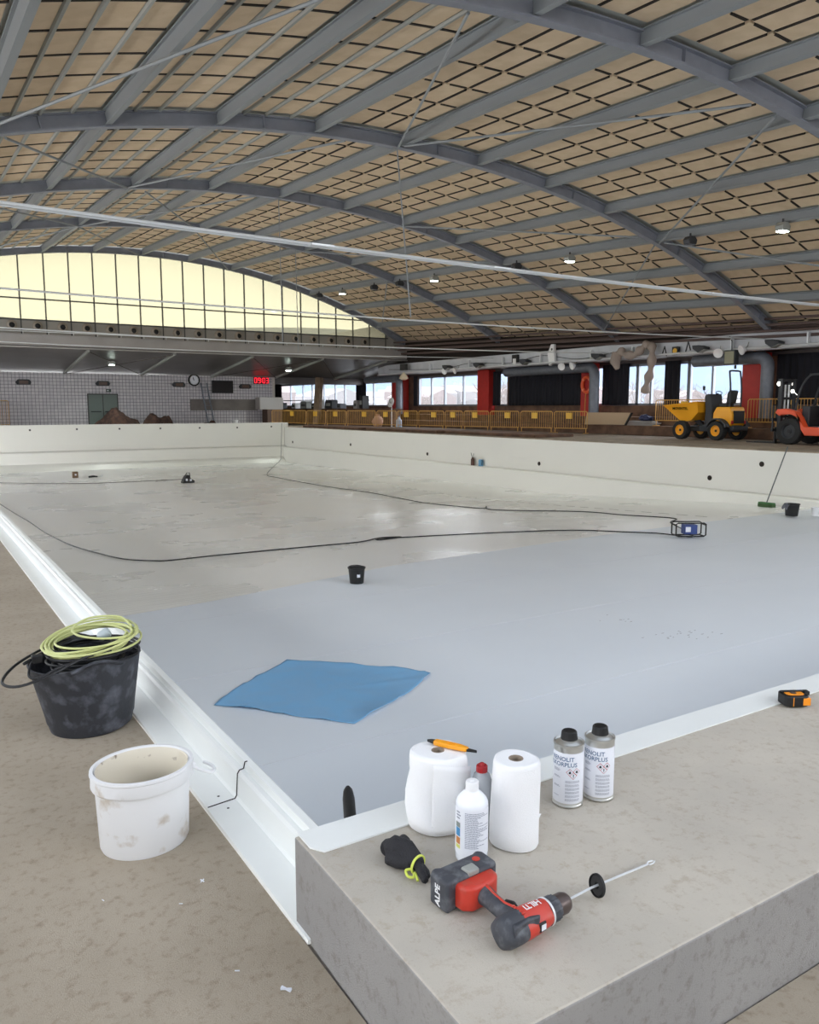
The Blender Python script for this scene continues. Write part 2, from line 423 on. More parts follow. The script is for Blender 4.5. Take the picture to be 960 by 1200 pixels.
# shell with acoustic panels, painted gap shade and ribs all belong to the ceiling
ce = MB(); 
for ya_, yb_, xe_ in ((3.2, 20, -.4), (20, 32, .9), (32, 46, 2.0)):
    arc_prof((SHELL+.05, SHELL+.16), ya_, yb_, mb=ce, t0=math.asin((xe_-XC)/RO))
ce.m = 0
rl = MB(); arc_prof((SHELL+.05, SHELL+.07), -8, 3.2, mb=rl); 
for ya_, yb_, xe_ in ((3.2, 20, -.4), (20, 32, .9), (32, 46, 2.0)):
    arc_prof((SHELL+.06, SHELL+.08), ya_, yb_, mb=rl, t1=math.asin((xe_-XC)/RO))
rl.build('added_fill_pane', M['added_fill_pane'], kind=S)  # unseen translucent panes, added to let extra fill light down into the hall
ce_o = ce.build('ceiling', M['shell_grey'], kind=S)
def arcplate(mb, th0, th1, y0, y1, o0, o1):
    vs = [rp_(th, y, o) for o in (o0, o1) for th, y in ((th0,y0),(th1,y0),(th1,y1),(th0,y1))]
    mb.add(vs, [(0,1,2,3),(7,6,5,4),(0,4,5,1),(1,5,6,2),(2,6,7,3),(3,7,4,0)])
pan = MB(); gap_shade = MB()
for bi in range(1, len(AY)-1):
    ya, yb = AY[bi], AY[bi+1]
    if bi == 1: ya += .6
    y0 = ya + .55; y1 = yb - .25; rows = max(1, round((y1-y0)/1.19)); h = (y1-y0)/rows
    for k in range(-5, 7):
        tA = k*DTH; ED = (.12, 1.15, 1.78, 2.36)
        for c in range(3):
            ta = tA + ED[c]/RO; tb = tA + ED[c+1]/RO
            for r in range(rows):
                p0 = y0 + r*h; p1 = p0 + h
                if XC + RO*math.sin(ta) < (2.0 if p1 > 32 else .9 if p1 > 20 else -.4): continue
                # panel leaves a slit at one end and (past the crown side) along one edge
                g = .04/RO
                arcplate(pan, ta+g, tb-g, p0+.03, p1-.025, SHELL-.0, SHELL+.05)
                gap_shade.m = 0
                if r: arcplate(gap_shade, (ta+.06/RO if ta < -1.2*DTH else tb-.47/RO), tb-(.02 if ta < -1.2*DTH else .07)/RO, p0-.03, p0+.045, SHELL-.012, SHELL+.048)  # dark strip laid in the slit as its painted shade
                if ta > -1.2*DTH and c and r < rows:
                    arcplate(gap_shade, ta-.04/RO, ta+.032/RO, p0+.12, p1-.06, SHELL-.012, SHELL+.048)
pan.build('ceiling', M['panel_tan'], kind=S, sharp=20); gap_shade.build('ceiling', M['joint_and_shade_dark'], kind=S)  # second object is only the dark strips standing in for gap shade
rb = MB()
for bi in range(1, len(AY)-1):
    ya, yb = AY[bi], AY[bi+1]
    for k in range(-5, 7):
        for c in (.62, 1.15, 1.78):
            th = k*DTH + c/RO
            if th > -1.2*DTH: continue
            if th > -1.2*DTH: off, r = SHELL+.0, .026
            else: off, r = SHELL-.02, .045
            rb.tube([rp_(th-.035/RO if th > -1.2*DTH else th, ya+.2, off), rp_(th-.035/RO if th > -1.2*DTH else th, yb-.1, off)], r, 6)
rb.build('ceiling', M['rib_grey'], kind=S)
for i, y in enumerate(AY):
    mb = MB(); arc_prof((.03, .30), y-.012, y+.012, mb=mb); arc_prof((0, .035), y-.11, y+.11, mb=mb); arc_prof((.29, .32), y-.11, y+.11, mb=mb)
    for k in range(-6, 7, 2):   # splice stiffeners
        for s in (-1, 1):
            th = (k+.45)*DTH; mb.bar(rp_(th, y+s*.05, .03), rp_(th, y+s*.05, .30), .02, .09, up=(0,1,0))
    arch = mb.build('roof_arch', M['steel_grey'], kind=S)
    if i == 0 or i == len(AY)-1: pass
    if i < len(AY)-1 and i >= 1:
        yb = AY[i+1]
        for k in range(-6, 7):
            th = k*DTH; q = MB()
            def fb(off, w, hgt):
                a = rp_(th, y+.02, off); c = rp_(th, yb-.02, off); n_ = Vector((math.sin(th), 0, math.cos(th)))
                q.bar(a, c, w, hgt, up=n_)
            fb(.185, .02, .25); fb(.06, .14, .02); fb(.32, .135, .02)
            q.build('purlin', M['purlin_grey'], arch)
# braces, tie rods, hangers
br = MB()
def cyl_pt(x, y, off=.02):
    th = math.asin((x-XC)/(RO+off)); return rp_(th, y, off)
for (a, b_) in [((1.7,18.0),(5.6,10.7)),((2.2,18.9),(6.35,26.3)),((6.4,26.3),(9.9,18.7)),((7.1,27.0),(11.3,34.9)),((11.4,18.3),(15.0,10.8)),
                ((15.8,10.8),(21.2,18.4)),((21.3,18.7),(27.0,26.4)),((21.2,18.2),(25.7,10.9)),((16.4,26.3),(20.6,18.7)),((11.3,35.1),(16.1,44.6)),((2.0,26.5),(6.5,35)),((6.6,35),(10.6,26.6)),((6.5,35.1),(1.5,44.5)),((6.5,35.1),(11.2,44.5)),((16.3,35),(20.7,26.7)),((20.8,35),(26,44.5)),((11.3,18.4),(7.9,10.8))]:
    br.tube([cyl_pt(*a), cyl_pt(*b_)], .03, 6)
br.build('roof_brace', M['purlin_grey'], kind=S)
for (y, z, dz) in ((10.55,3.70,.07),(18.52,3.80,0),(26.41,3.72,0),(35.0,3.95,0)):
    tb = MB()
    def sag(x): return z + .0008*(x-XC)**2 - .02
    xs = [-5 + 33*i/12 for i in range(13)]
    tb.tube([(x, y-dz, sag(x)) for x in xs], .018 if dz else .022, 6)
    if dz:
        tb.tube([(x, y+dz, sag(x)) for x in xs], .018, 6)
        for xx in (5.0, 8.2, 13.6, 19): tb.box(xx, xx+.35, y-dz-.03, y+dz+.03, sag(xx)-.012, sag(xx)+.012)
    tb.build('tie_rod', M['galv'], kind=S)
b = MB(); b.tube([cyl_pt(11.3, 18.5), (11.72, 18.5, 3.85)], .018, 6); b.tube([cyl_pt(15.9, 35.0), (15.95, 35.0, 4.0)], .018, 6)
b.tube([cyl_pt(11.4,26.4),(11.45,26.4,3.75)], .014, 6)
b.build('hanger_rod', M['purlin_grey'], kind=S)
# eave pipes and closing strip on the right, same slope as the roof
b = MB()
for k, (x, z0, r) in enumerate([(27.15,3.62,.05),(27.2,3.42,.055),(27.25,3.22,.05),(27.5,3.05,.06),(27.6,3.38,.05)]):
    b.tube([(x, 9, z0+.42+.035*9), (x, 46, z0+.42+.035*46-.1*k*.5)], r, 8)
b.build('eave_pipes', mat('pipe_brown', (96,80,76), .5), kind=S)
b = MB(); b.prism([(27.9,4.2),(29.2,4.2),(29.2,7),(27.9,7)], 5, 70, 'y'); b.build('wall_right', M['joint_and_shade_dark'], kind=S)

# gable wall with the tall glazed arch
GY = 44.9
def roofz(x): 
    th = math.asin(max(-1, min(1, (x-XC)/RO))); return ZC + TL*GY + RO*math.cos(th)
gab = MB()
# solid panel with nozzles below the glass
gab.box(-6, 28.5, GY-.03, GY+.05, 4.9, 5.84)
g = gab.build('wall_gable', M['nozzle_panel'], kind=S)
gf = MB(); pn = MB(); k = 0
ms = [5.42+1.172*i for i in range(-9, 19)]
for i, x in enumerate(ms):
    if roofz(x) > 5.9: gf.box(x-.028, x+.028, GY-.06, GY+.04, 5.1, roofz(x)+.2)
gf.box(-5, 26.7, GY-.06, GY+.04, 5.8, 5.87)
gf.box(-4, 26, GY-.05, GY+.03, 6.84, 6.9)
wo = gf.build('window_9', M['frame_dark'], kind=S)
for x0, x1 in zip(ms, ms[1:]):
    if max(roofz(x0), roofz(x1)) < 5.9: continue
    z0, z1 = max(roofz(x0)+.1, 5.85), max(roofz(x1)+.1, 5.85)
    pn.add([(x0,GY,5.85),(x1,GY,5.85),(x1,GY,z1),(x0,GY,z0)], [(0,1,2,3)])
pn.build('pane', M['gable_pane'], wo)
# gable corners (solid spandrels)
b = MB()
for xs in ([26.5,27.2,28,28.5],):
    b.add([(26.5,GY,5.2),(28.5,GY,5.2),(28.5,GY,4.9),(28.5,GY,6),(26.5,GY,6.4)], [(0,1,3,4)])
b.build('wall_gable', M['nozzle_panel'], kind=S)
b = MB(); b.tube([(-6,44.35,5.22),(28.3,44.35,5.22)], .022, 6)
for x in ms: b.tube([(x,44.35,5.1),(x,44.35,5.22)], .015, 5)
b.build('gallery_rail', M['galv'], kind=S)

# left glazed wall, near gable (behind the camera): mullioned openings
b = MB(); b.box(-5.6,-5.3,-8,52,0,2.2); b.box(-5.6,-5.3,-8,52,3.4,5.0); b.box(-5.6,-5.3,44.7,52,0,5)
y = -8
while y < 44: b.box(-5.55,-5.4,y-.05,y+.05,2.2,3.4); y += 2.65
b.build('wall_left', M['beam_grey'], kind=S)
b = MB(); b.box(-5.6,29.3,-8.3,-8,0,4.6)
x = -5.5
while x < 29: b.box(x-.05,x+.05,-8.25,-8.1,4.6,9); x += 2.9
b.build('wall_back', M['beam_grey'], kind=S)
b = MB(); b.box(29,29.3,-8,1.95,0,1.0); b.box(29,29.3,-8,1.95,3.5,5.5); b.build('wall_right', M['brown_step'], kind=S)
b = MB(); b.box(6.5, 29, -8, 1.068, -.3, 0); b.build('floor', M['far_deck'], kind=S)
def portal(loc, rot, sx_, sy_):
    l = bpy.data.lights.new('daylight_portal', 'AREA'); l.shape = 'RECTANGLE'; l.size = sx_; l.size_y = sy_; l.cycles.is_portal = True
    o = bpy.data.objects.new('daylight_portal', l); col.objects.link(o); o.location = loc; o.rotation_euler = rot
portal((-5.65, 18, 2.8), (0, -PI/2, 0), 1.3, 53)
portal((11.5, -8.35, 6.4), (PI/2, 0, 0), 34, 3.8)
portal((11.5, -2.4, 10.5), (0, 0, 0), 34, 11)
portal((11.5, 45.1, 7.4), (-PI/2, 0, 0), 31, 3.4)
portal((29.35, 42, 2.5), (0, PI/2, 0), 1.9, 55)

# ------------------------------------------------------------------ outside the windows: slope, town, hills, bare trees
b = MB(); b.box(30, 400, -150, 400, -5.2, -5); b.build('terrain', mat('outside_ground', (84,80,78), .9, noise=1, nscale=.05, rgb2=(64,64,64)), kind=S)
b = MB()
rr = random.Random(3)
def hill(i, j):
    a = math.radians(-5 + 100*i); rad = 330 + 60*j
    x, y = rad*math.cos(a), rad*math.sin(a)
    h = (0 if j == 0 else (38 + 4*math.sin(a*5+1) + 2*math.sin(a*13)) * (1 if j < .99 else .9))
    return (x, y, -5 + h*(1 if j > .4 else .6))
b.grid(60, 4, lambda i, j: hill(i, j)); b.build('hill', mat('hill_blue', (68,82,100), .95, noise=1, nscale=.03, rgb2=(78,90,104)), kind=S)
tn = MB(); tn2 = MB()
for k in range(150):
    a = math.radians(rr.uniform(5, 78)); rad = rr.uniform(150, 320); x, y = rad*math.cos(a), rad*math.sin(a)
    w, dd, h = rr.uniform(5, 12), rr.uniform(5, 12), rr.uniform(5, 10)+ (rad-150)*.012
    q = tn if k % 2 else tn2
    q.prism([(-w/2,0),(w/2,0),(w/2,h),(0,h+1.4),(-w/2,h)], -dd/2, dd/2, 'y', Matrix.Translation((x,y,-5)) @ Matrix.Rotation(rr.uniform(0,3),4,'Z'))
tn.m = 0; o2 = len(tn.v); tn.m = 1; tn.add(tn2.v, tn2.f)
town = tn.build('distant_town', [mat('town_pale', (90,86,86), .9), mat('town_brick', (86,74,72), .9)]); tag(town, 'pale and pinkish distant houses of the town seen through the windows', 'town', kind='stuff')

# ================================================================== FOREGROUND THINGS
def remesh(o, vox=.003, sub=0):
    md = o.modifiers.new('fuse', 'REMESH'); md.mode = 'VOXEL'; md.voxel_size = vox; md.use_smooth_shade = True
    sm = o.modifiers.new('soft', 'SMOOTH'); sm.factor = .5; sm.iterations = 4
mat('tub_black', (44,46,52), .6, noise=.6, nscale=16, rgb2=(128,132,144), thr=(.48,.85), bump=.2, bscale=40, detail=14)
mat('cable_black', (24,25,28), .5)
mat('hose_lime', (204,208,142), .45)
mat('bucket_white', (226,226,226), .45, noise=.8, nscale=13, rgb2=(176,158,132), thr=(.58,.72), detail=8)
mat('bucket_in', (214,206,188), .6, noise=.9, nscale=16, rgb2=(110,92,74), thr=(.6,.66), detail=8)
mat('paper', (240,240,240), .9, bump=.25, bscale=300)
mat('card_core', (150,136,120), .9)
mat('knife_orange', (240,160,30), .45); mat('tape_orange', (245,150,30), .4)
mat('tin_steel', (205,205,200), .3, .8)
mat('label_white', (232,234,240), .5); mat('ink_blue', (70,104,140), .6); mat('ink_grey', (150,154,166), .7)
mat('ink_dark', (50,52,60), .7); mat('ghs_red', (190,60,60), .6)
mat('bottle_white', (238,241,246), .25); mat('cap_red', (170,30,36), .35)
mat('bottle_clear', (196,200,204), .25, trans=.35)
mat('tool_red', (196,58,42), .45, noise=.5, nscale=40, rgb2=(170,90,76), thr=(.5,.7))
mat('tool_grey', (62,64,70), .6, noise=.7, nscale=35, rgb2=(110,112,116), thr=(.5,.7))
mat('chuck_brown', (96,84,80), .4, .6)
mat('mat_blue', (128,182,222), .85, noise=.4, nscale=5, rgb2=(138,178,212), bump=.2, bscale=80)
mat('glove_black', (36,35,38), .8, bump=.4, bscale=220)
mat('band_lime', (214,224,96), .6)
mat('paint_blue', (50,70,130), .5)

# ---- black rubber tub with coils
tub = thing('rubber_tub', 'large black flexible rubber tub smeared with dried mortar, standing on the concrete beside the gutter', 'tub', (.655,3.79,0), rot=(0, math.radians(-3), math.radians(8)))
H = .335
def tubfn(v, a):
    k = v.z/H
    if k > .85:   # two grip lobes rising from the rim and a dip between them
        lobe = math.exp(-((math.degrees(a)+95) % 360 - 0 if False else min(abs((math.degrees(a)-265+180) % 360-180), 360))**2/700) + math.exp(-(abs((math.degrees(a)-85+180) % 360-180))**2/700)
        v = v.copy(); v.z += (k-.85)/.15*(.035*lobe - .008)
    return v
b = MB(); b.lathe([(1e-4,.004),(.165,0),(.178,.01),(.19,.06),(.205,.14),(.222,.23),(.236,.31),(.242,H),(.236,H+.002),(.228,.31),(.212,.2),(.19,.05),(1e-4,.03)], 64, fn=tubfn)
b.build('tub_wall', M['tub_black'], tub)
for s in (265, 85):
    g_ = MB(); pts = []
    for k in range(13):
        a = math.radians(s-26+52*k/12); e = math.sin(PI*k/12)
        pts.append((.243*math.cos(a)*(1+.03*e), .243*math.sin(a)*(1+.03*e), H-.004+.034*e**1.3))
    g_.tube(pts, .0095, 8); g_.build('grip', M['tub_black'], tub)
rr = random.Random(5)
cc = thing('black_cable_coil', 'black power cable coiled inside the black rubber tub with loops hanging over its left side', 'cable', (.655,3.79,.30))
b = MB()
for k in range(15):
    R_ = .12 + .085*rr.random(); ox, oy = rr.uniform(-.02,.02), rr.uniform(-.02,.02); tz = rr.uniform(0,.075); ph = rr.uniform(0,6); tl = rr.uniform(.0,.09)
    b.tube([(ox+R_*math.cos(t)*(1+.03*math.sin(3*t+ph)), oy+R_*math.sin(t), tz+tl*R_*math.sin(t+ph)) for t in [2*PI*j/40 for j in range(40)]], .0055, 6, closed=True)
b.tube(smooth_path([(-.05,.13,.07),(-.17,.06,.075),(-.31,-.09,.06),(-.38,-.27,.05),(-.33,-.36,.05),(-.2,-.29,.055),(-.05,-.22,.085),(.06,-.2,.09)], 8), .006, 8)
b.tube(smooth_path([(-.1,.02,.06),(-.22,-.06,.08),(-.27,-.16,.03),(-.24,-.23,.03),(-.15,-.22,.06),(-.02,-.19,.07)], 8), .0055, 8)
b.build('cable', M['cable_black'], cc)
b = MB(); b.box(-.25,-.205,-.12,-.09,.06,.095); b.tube([(-.25,-.105,.078),(-.285,-.13,.07)], .008, 6)
b.build('plug', M['black'], cc, bevel=.006)
lc = thing('lime_hose_coil', 'coil of yellow-green cable lying on top of the black rubber tub', 'cable', (.67,3.775,.395), rot=(math.radians(4), math.radians(-5), 0))
b = MB(); pts = []
for t in range(0, 9*36):
    a = 2*PI*t/36; lp = t/36; R_ = .185 - .022*math.sin(lp*2.3) - .008*math.cos(a*1.13); ox = .012*math.sin(lp*1.9); oy = .012*math.cos(lp*2.7)
    pts.append((ox+R_*math.cos(a)*1.02, oy+R_*math.sin(a), .006*(lp % 4)+.012*math.sin(a+lp)))
b.tube(pts, .0052, 7)
b.tube(smooth_path([(.18,.0,.03),(.15,.11,.05),(.03,.15,.06),(-.06,.08,.055),(-.06,-.02,.05),(.02,-.1,.04),(.12,-.13,.035),(.17,-.06,.03)], 8), .0052, 7)
b.build('cable', M['hose_lime'], lc)
b = MB(); b.lathe([(.012,0),(.022,.012),(.026,.05),(.016,.06)], 12, Matrix.Translation((.03,.02,.0)) @ Matrix.Rotation(1.2,4,'Y'))
b.build('connector', mat('connector_clear', (176,186,188), .3), lc)

# ---- white oval bucket
wb_ = thing('plastic_bucket', 'dirty white oval plastic bucket, empty and open, standing on the concrete beside the gutter', 'bucket', (.605,2.635,0), rz=math.radians(6))
HB = .27; prof_ = [(1e-4,.006),(.125,.002),(.136,.0),(.141,.012),(.1475,.2),(.149,.216),(.158,.218),(.16,.222),(.1595,.262),(.157,HB),(.151,HB),(.149,.25),(.143,.1),(.134,.02),(1e-4,.016)]
def oval(v, a): return Vector((v.x*1.03, v.y*.93, v.z))
b = MB(); b.lathe(prof_[:6]+[(.149,.216)], 56, fn=oval); 
b = MB(); b.lathe([(1e-4,.006),(.125,.002),(.136,0),(.141,.012),(.1485,.214),(.149,.262),(.1465,.266),(.1435,.262),(.141,.2),(.133,.02),(1e-4,.016)], 56, fn=oval)
ob = b.build('bucket_wall', [M['bucket_white'], M['bucket_in']], wb_)
for p in ob.data.polygons:
    c = p.center
    if p.normal.z > .5 and c.z < .05 or (c.xy.length > .01 and p.normal.xy.dot(c.xy) < 0): p.material_index = 1
b = MB(); b.lathe([(.149,.214),(.159,.216),(.1612,.221),(.160,.258),(.1635,.262),(.1625,HB),(.152,HB+.001),(.1495,.262)], 56, fn=oval); b.build('rim_band', M['bucket_white'], wb_, sharp=25)
b = MB(); b.tube(smooth_path([(.155,-.05,.235),(.175,-.062,.222),(.21,-.07,.205),(.235,-.05,.2),(.24,-.01,.2),(.225,.02,.205)], 6), .006, 8)
b.lathe([(.011,0),(.011,.01)], 12, Matrix.Translation((.152,-.048,.238)) @ Matrix.Rotation(PI/2,4,'Y') @ Matrix.Rotation(-.3,4,'X'))
b.build('handle', M['white_plastic'], wb_)

# ---- scraps on the deck
for k, (x, y, s) in enumerate([(.72,1.72,.014),(.69,2.29,.007),(.6,2.21,.005),(.64,1.85,.006),(.41,2.35,.004),(.5,1.55,.004)]):
    b = MB(); q = random.Random(k+20)
    for j in range(3 if s > .006 else 1):
        a = q.uniform(0, PI); b.bar((-s*math.cos(a),-s*math.sin(a),.002),(s*math.cos(a),s*math.sin(a),.003+.3*s),s*.45,.002)
    o = b.build('plastic_scrap', M['label_white']); o.location = (x, y, .0005)
    tag(o, ['crumpled white plastic scrap on the deck nearest the camera beside the ledge', 'small white scrap on the deck to the right of the oval bucket foot',
            'tiny white fleck on the deck just below the oval bucket', 'small white sliver on the deck between oval bucket and ledge corner',
            'tiny pale fleck on the deck left of the oval bucket foot', 'tiny pale fleck on the deck in the lower left foreground'][k], 'scrap')
# rivet heads and joint on the gutter flashing
b = MB(); off = .0012
pp = [(.846,.0132),(.949,.0205),(.9555,.031),(.9605,.1125),(.9685,.1255),(.985,.1275),(.9905,.1515),(1.0,.1525)]
for (xa, za), (xb, zb) in zip(pp, pp[1:]): b.bar((xa,2.71,za),(xb,2.71,zb),.004,.002,up=(0,.0,1) if abs(xb-xa) > abs(zb-za) else (1,0,0))
b.build('trim_joint', M['joint_and_shade_dark'], kind=S)
for k, y in enumerate((2.66,2.765)):
    b = MB(); b.lathe([(1e-4,.0015),(.0045,.001),(.005,0)][::-1], 12); o = b.build('trim_rivet', M['frame_dark'], kind=S); o.location = (.905, y, .0165)

# ---- adhesive tins
def label_on(mb_list, r, a0):
    def f(u, z, lift=.0006): return Vector(((r+lift)*math.cos(a0+u/r), (r+lift)*math.sin(a0+u/r), z))
    return f
def patch(mb, f, u0, u1, z0, z1, lift=.0004, n=6):
    mb.grid(n, 1, lambda i, j: f(u0+(u1-u0)*i, z0+(z1-z0)*j, lift))
def make_tin(loc, a0, label):
    t = thing('adhesive_tin', label, 'can', loc, group='paired adhesive tins')
    r = .0445
    b = MB(); b.lathe([(1e-4,.002),(r-.002,.0),(r+.0015,.001),(r+.0015,.005),(r,.007),(r,.185),(r+.0015,.187),(r+.0015,.192),(r-.002,.193),(r-.005,.189),(r-.010,.192),(.024,.197),(.0235,.203),(1e-4,.203)], 48)
    b.build('tin_body', M['tin_steel'], t)
    b = MB(); b.lathe([(.0245,.199),(.0255,.201),(.0245,.205),(.0225,.222),(.020,.2245),(.014,.222),(1e-4,.222)], 36, fn=lambda v, a: v if v.z < .203 or v.z > .223 else Vector((v.x*(1+.02*math.cos(18*a)), v.y*(1+.02*math.cos(18*a)), v.z)))
    b.build('screw_cap', M['black'], t)
    b = MB(); r2 = r+.0006; b.lathe([(r2,.013),(r2+.0002,.0135),(r2+.0002,.169),(r2,.1695)], 48); lab = b.build('paper_label', M['label_white'], t)
    f = label_on(None, r2+.0003, a0)
    k = MB()
    for s, uend, z, sz in (('RENOLIT', .0165, .1455, .0185), ('ALKORPLUS', .026, .1285, .0185)):
        vs, fs = text_mesh(s, sz, None, 0, .0002, .97)
        w = max(v.x for v in vs)
        k.add([f(v.x-w+uend, z+v.y, .0005) for v in vs], fs)
    k.build('lettering', M['ink_blue'], lab, recalc=False)
    k = MB()
    def diamond(mb, u, z, s, lift):
        mb.add([f(u-s, z, lift), f(u, z-s, lift), f(u+s, z, lift), f(u, z+s, lift)], [(0,1,2,3)])
    k2 = MB(); k3 = MB()
    for u, z in ((.004,.112),(.0245,.114),(.0145,.1015)):
        diamond(k, u, z, .0115, .0004); diamond(k2, u, z, .0098, .0007)
    for u, z in ((.004,.112),(.0245,.114)):
        k3.add([f(u-.003,z-.004,.001), f(u+.003,z-.004,.001), f(u+.0035,z,.001), f(u+.0005,z+.0055,.001), f(u-.0035,z,.001)], [(0,1,2,3,4)])
    k3.add([f(.0135,.0985,.001), f(.0155,.0985,.001), f(.0160,.1065,.001), f(.0130,.1065,.001)], [(0,1,2,3)])
    k3.add([f(.0135,.0955,.001), f(.0155,.0955,.001), f(.0155,.0973,.001), f(.0135,.0973,.001)], [(0,1,2,3)])
    k.build('hazard_border', M['ghs_red'], lab, recalc=False); k2.build('hazard_field', M['label_white'], lab, recalc=False); k3.build('hazard_mark', M['ink_dark'], lab, recalc=False)
    k = MB(); q = random.Random(2)
    for blk in range(6):
        for ln in range(3):
            z = .084 - blk*.0113 - ln*.0027; u = -.009
            while u < .034:
                w = q.uniform(.003,.007); patch(k, f, u, min(u+w, .036), z, z+.0013, .0004, 2); u += w+.0008
    for z, n_ in ((.118,3),(.095,2),(.066,2),(.034,1)):
        for j in range(n_): patch(k, f, -.05, -.029+.004*(j % 2), z-j*.003, z-j*.003+.0014, .0004, 3)
    k.build('fine_print', M['ink_grey'], lab, recalc=False)
    return t
make_tin((1.635,1.69,ZR), math.atan2(-1.69,-1.635)+.02, 'left one of the two blue-lettered steel adhesive tins, nearer to the paper roll')
make_tin((1.742,1.668,ZR), math.atan2(-1.668,-1.742)+.0, 'right one of the two blue-lettered steel adhesive tins, farther from the paper roll')

# ---- paper rolls
r1 = thing('paper_roll', 'fat white paper towel roll with a loose rumpled outer sheet and a knife on top', 'paper roll', (1.232,1.80,ZR))
def rump(v, a):
    k = v.z/.217
    am = .006*math.sin(2*a+1.0+3*k) + .004*math.sin(5*a+6*k) + .004*math.sin(9*k+a*2)
    w = am*math.sin(PI*min(1, max(0, k*.95+.02)))**.5 if v.xy.length > .05 else 0
    fl_ = .006*(1-k)
    L = v.xy.length
    return Vector((v.x*(1+(w+fl_)/max(L,.01)), v.y*(1+(w+fl_)/max(L,.01)), v.z + (.003*math.sin(3*a) if .3 < k < 1.01 and L > .07 else 0)))
b = MB(); b.lathe([(1e-4,.004),(.074,.0),(.077,.003),(.079,.03),(.08,.06),(.08,.09),(.08,.12),(.079,.15),(.079,.18),(.078,.2),(.077,.211),(.074,.216),(.06,.217),(.04,.2165),(.019,.2165),(.018,.19),(1e-4,.19)], 72, fn=rump)
b.build('paper', M['paper'], r1, sharp=60)
b = MB()
def flap(i, j):   # loose end sheet standing off the roll on the camera's right side
    a = math.radians(-135 + 95*i); R_ = .084 + .004*math.sin(6*j+2*i) + .012*max(0, i-.75)/.25*(1-j*.5)
    z = .004 + (.206 - .045*max(0, (i-.2))**1.2*1.0)*j
    return (R_*math.cos(a), R_*math.sin(a), z)
b.grid(20, 10, flap); b.build('loose_sheet', M['paper'], r1, solid=.0012)
b = MB(); b.lathe([(.0185,.1),(.0185,.2172),(.0165,.2172),(.0165,.1)], 24); b.build('core', M['card_core'], r1)
r2_ = thing('paper_roll', 'slimmer white paper towel roll, tightly wound with its bare core showing, next to the spray bottle', 'paper roll', (1.357,1.605,ZR))
r2_['label'] = 'slimmer white paper towel roll, tightly wound, standing right of the white bottle'
def fl2(v, a):
    k = v.z/.238; L = v.xy.length
    w = (.0025*math.sin(3*a+4*k) + .004*(1-k)) if L > .05 else 0
    return Vector((v.x*(1+w/max(L,.01)), v.y*(1+w/max(L,.01)), v.z))
b = MB(); b.lathe([(1e-4,.003),(.062,0),(.064,.004),(.065,.06),(.065,.12),(.065,.18),(.064,.225),(.062,.234),(.056,.238),(.05,.2365),(.04,.2375),(.03,.2365),(.0205,.237),(.0195,.2),(1e-4,.2)], 64, fn=fl2)
b.build('paper', M['paper'], r2_, sharp=60)
b = MB(); b.lathe([(.0203,.12),(.0203,.2378),(.018,.2378),(.018,.12)], 24); b.build('core', M['card_core'], r2_)
b = MB(); b.grid(10, 6, lambda i, j: (.055+.1*i, .02+ (1-i)*.055*(j-.5)+.045*i, .003+.05*(1-i)*j*(1-j)*2+.03*(1-i)*j)); b.build('loose_sheet', M['paper'], r2_, solid=.001)

# ---- knife on the roll
kn = thing('utility_knife', 'orange utility knife with black ends lying across the top of the fat paper roll', 'knife', (1.268,1.79,ZR+.220), rz=math.radians(-62))
b = MB(); b.prism([(-.05,-.011),(-.02,-.014),(.02,-.011),(.055,-.009),(.058,.004),(.03,.012),(-.01,.013),(-.05,.010)], 0, .013, 'z'); b.build('handle', M['knife_orange'], kn, bevel=.003)
b = MB(); b.prism([(-.074,-.003),(-.05,-.0095),(-.048,.009),(-.062,.006)], .002, .011, 'z'); b.build('blade_end', M['black'], kn, bevel=.002)
b = MB(); b.prism([(.055,-.008),(.085,-.001),(.082,.003),(.055,.004)], .002, .009, 'z'); b.build('blade', M['black'], kn, bevel=.001)
b = MB(); 
for k in range(5): b.box(-.01+k*.006, -.0075+k*.006, -.007, .007, .013, .0145)
b.build('slider', M['knife_orange'], kn)

# ---- bottles
def bottle(name, label, loc, prof, mt, a0=None):
    t = thing(name, label, 'bottle', loc); b = MB(); b.lathe(prof, 48); b.build('bottle_body', mt, t, sharp=50); return t
bt = bottle('cleaner_bottle', 'white plastic bottle with white screw cap and printed label, before the slim paper roll', (1.205,1.60,ZR),
    [(1e-4,.003),(.038,0),(.042,.003),(.043,.01),(.043,.15),(.0425,.158),(.0385,.168),(.028,.180),(.019,.187),(.0165,.190),(.0165,.194),(1e-4,.194)], M['bottle_white'])
b = MB(); b.lathe([(.0165,.190),(.0178,.191),(.0172,.212),(.0155,.2145),(.006,.2145),(.005,.217),(1e-4,.217)], 36, fn=lambda v, a: Vector((v.x*(1+.015*math.cos(24*a)), v.y*(1+.015*math.cos(24*a)), v.z)) if .191 < v.z < .213 else v)
b.build('screw_cap', M['white_plastic'], bt)
f = label_on(None, .0432, math.atan2(-1.6,-1.205))
k = MB(); patch(k, f, -.075, .075, .022, .150, .0003, 30); lab = k.build('label', M['label_white'], bt, recalc=False)
k = MB(); q = random.Random(9)
for ln in range(26):
    z = .142 - ln*.0038; u = -.018
    lim = q.uniform(.012,.05)
    while u < lim: 
        w = q.uniform(.003,.009); patch(k, f, u, u+w, z, z+.0017, .0008, 2); u += w+.001
for j in range(3): patch(k, f, -.047, -.034+.003*(j % 2), .138-j*.008, .142-j*.008, .0008, 3)
k.build('fine_print', M['ink_grey'], lab, recalc=False)
for (z0, z1, c) in ((.098,.112,(140,146,140)),(.074,.097,(70,140,190)),(.052,.071,(196,130,76)),(.04,.05,(214,216,120))):
    k = MB(); patch(k, f, -.05, -.0325, z0, z1, .0009, 4); k.build('label_block', mat('label_%d' % c[0], c, .5), lab, recalc=False)
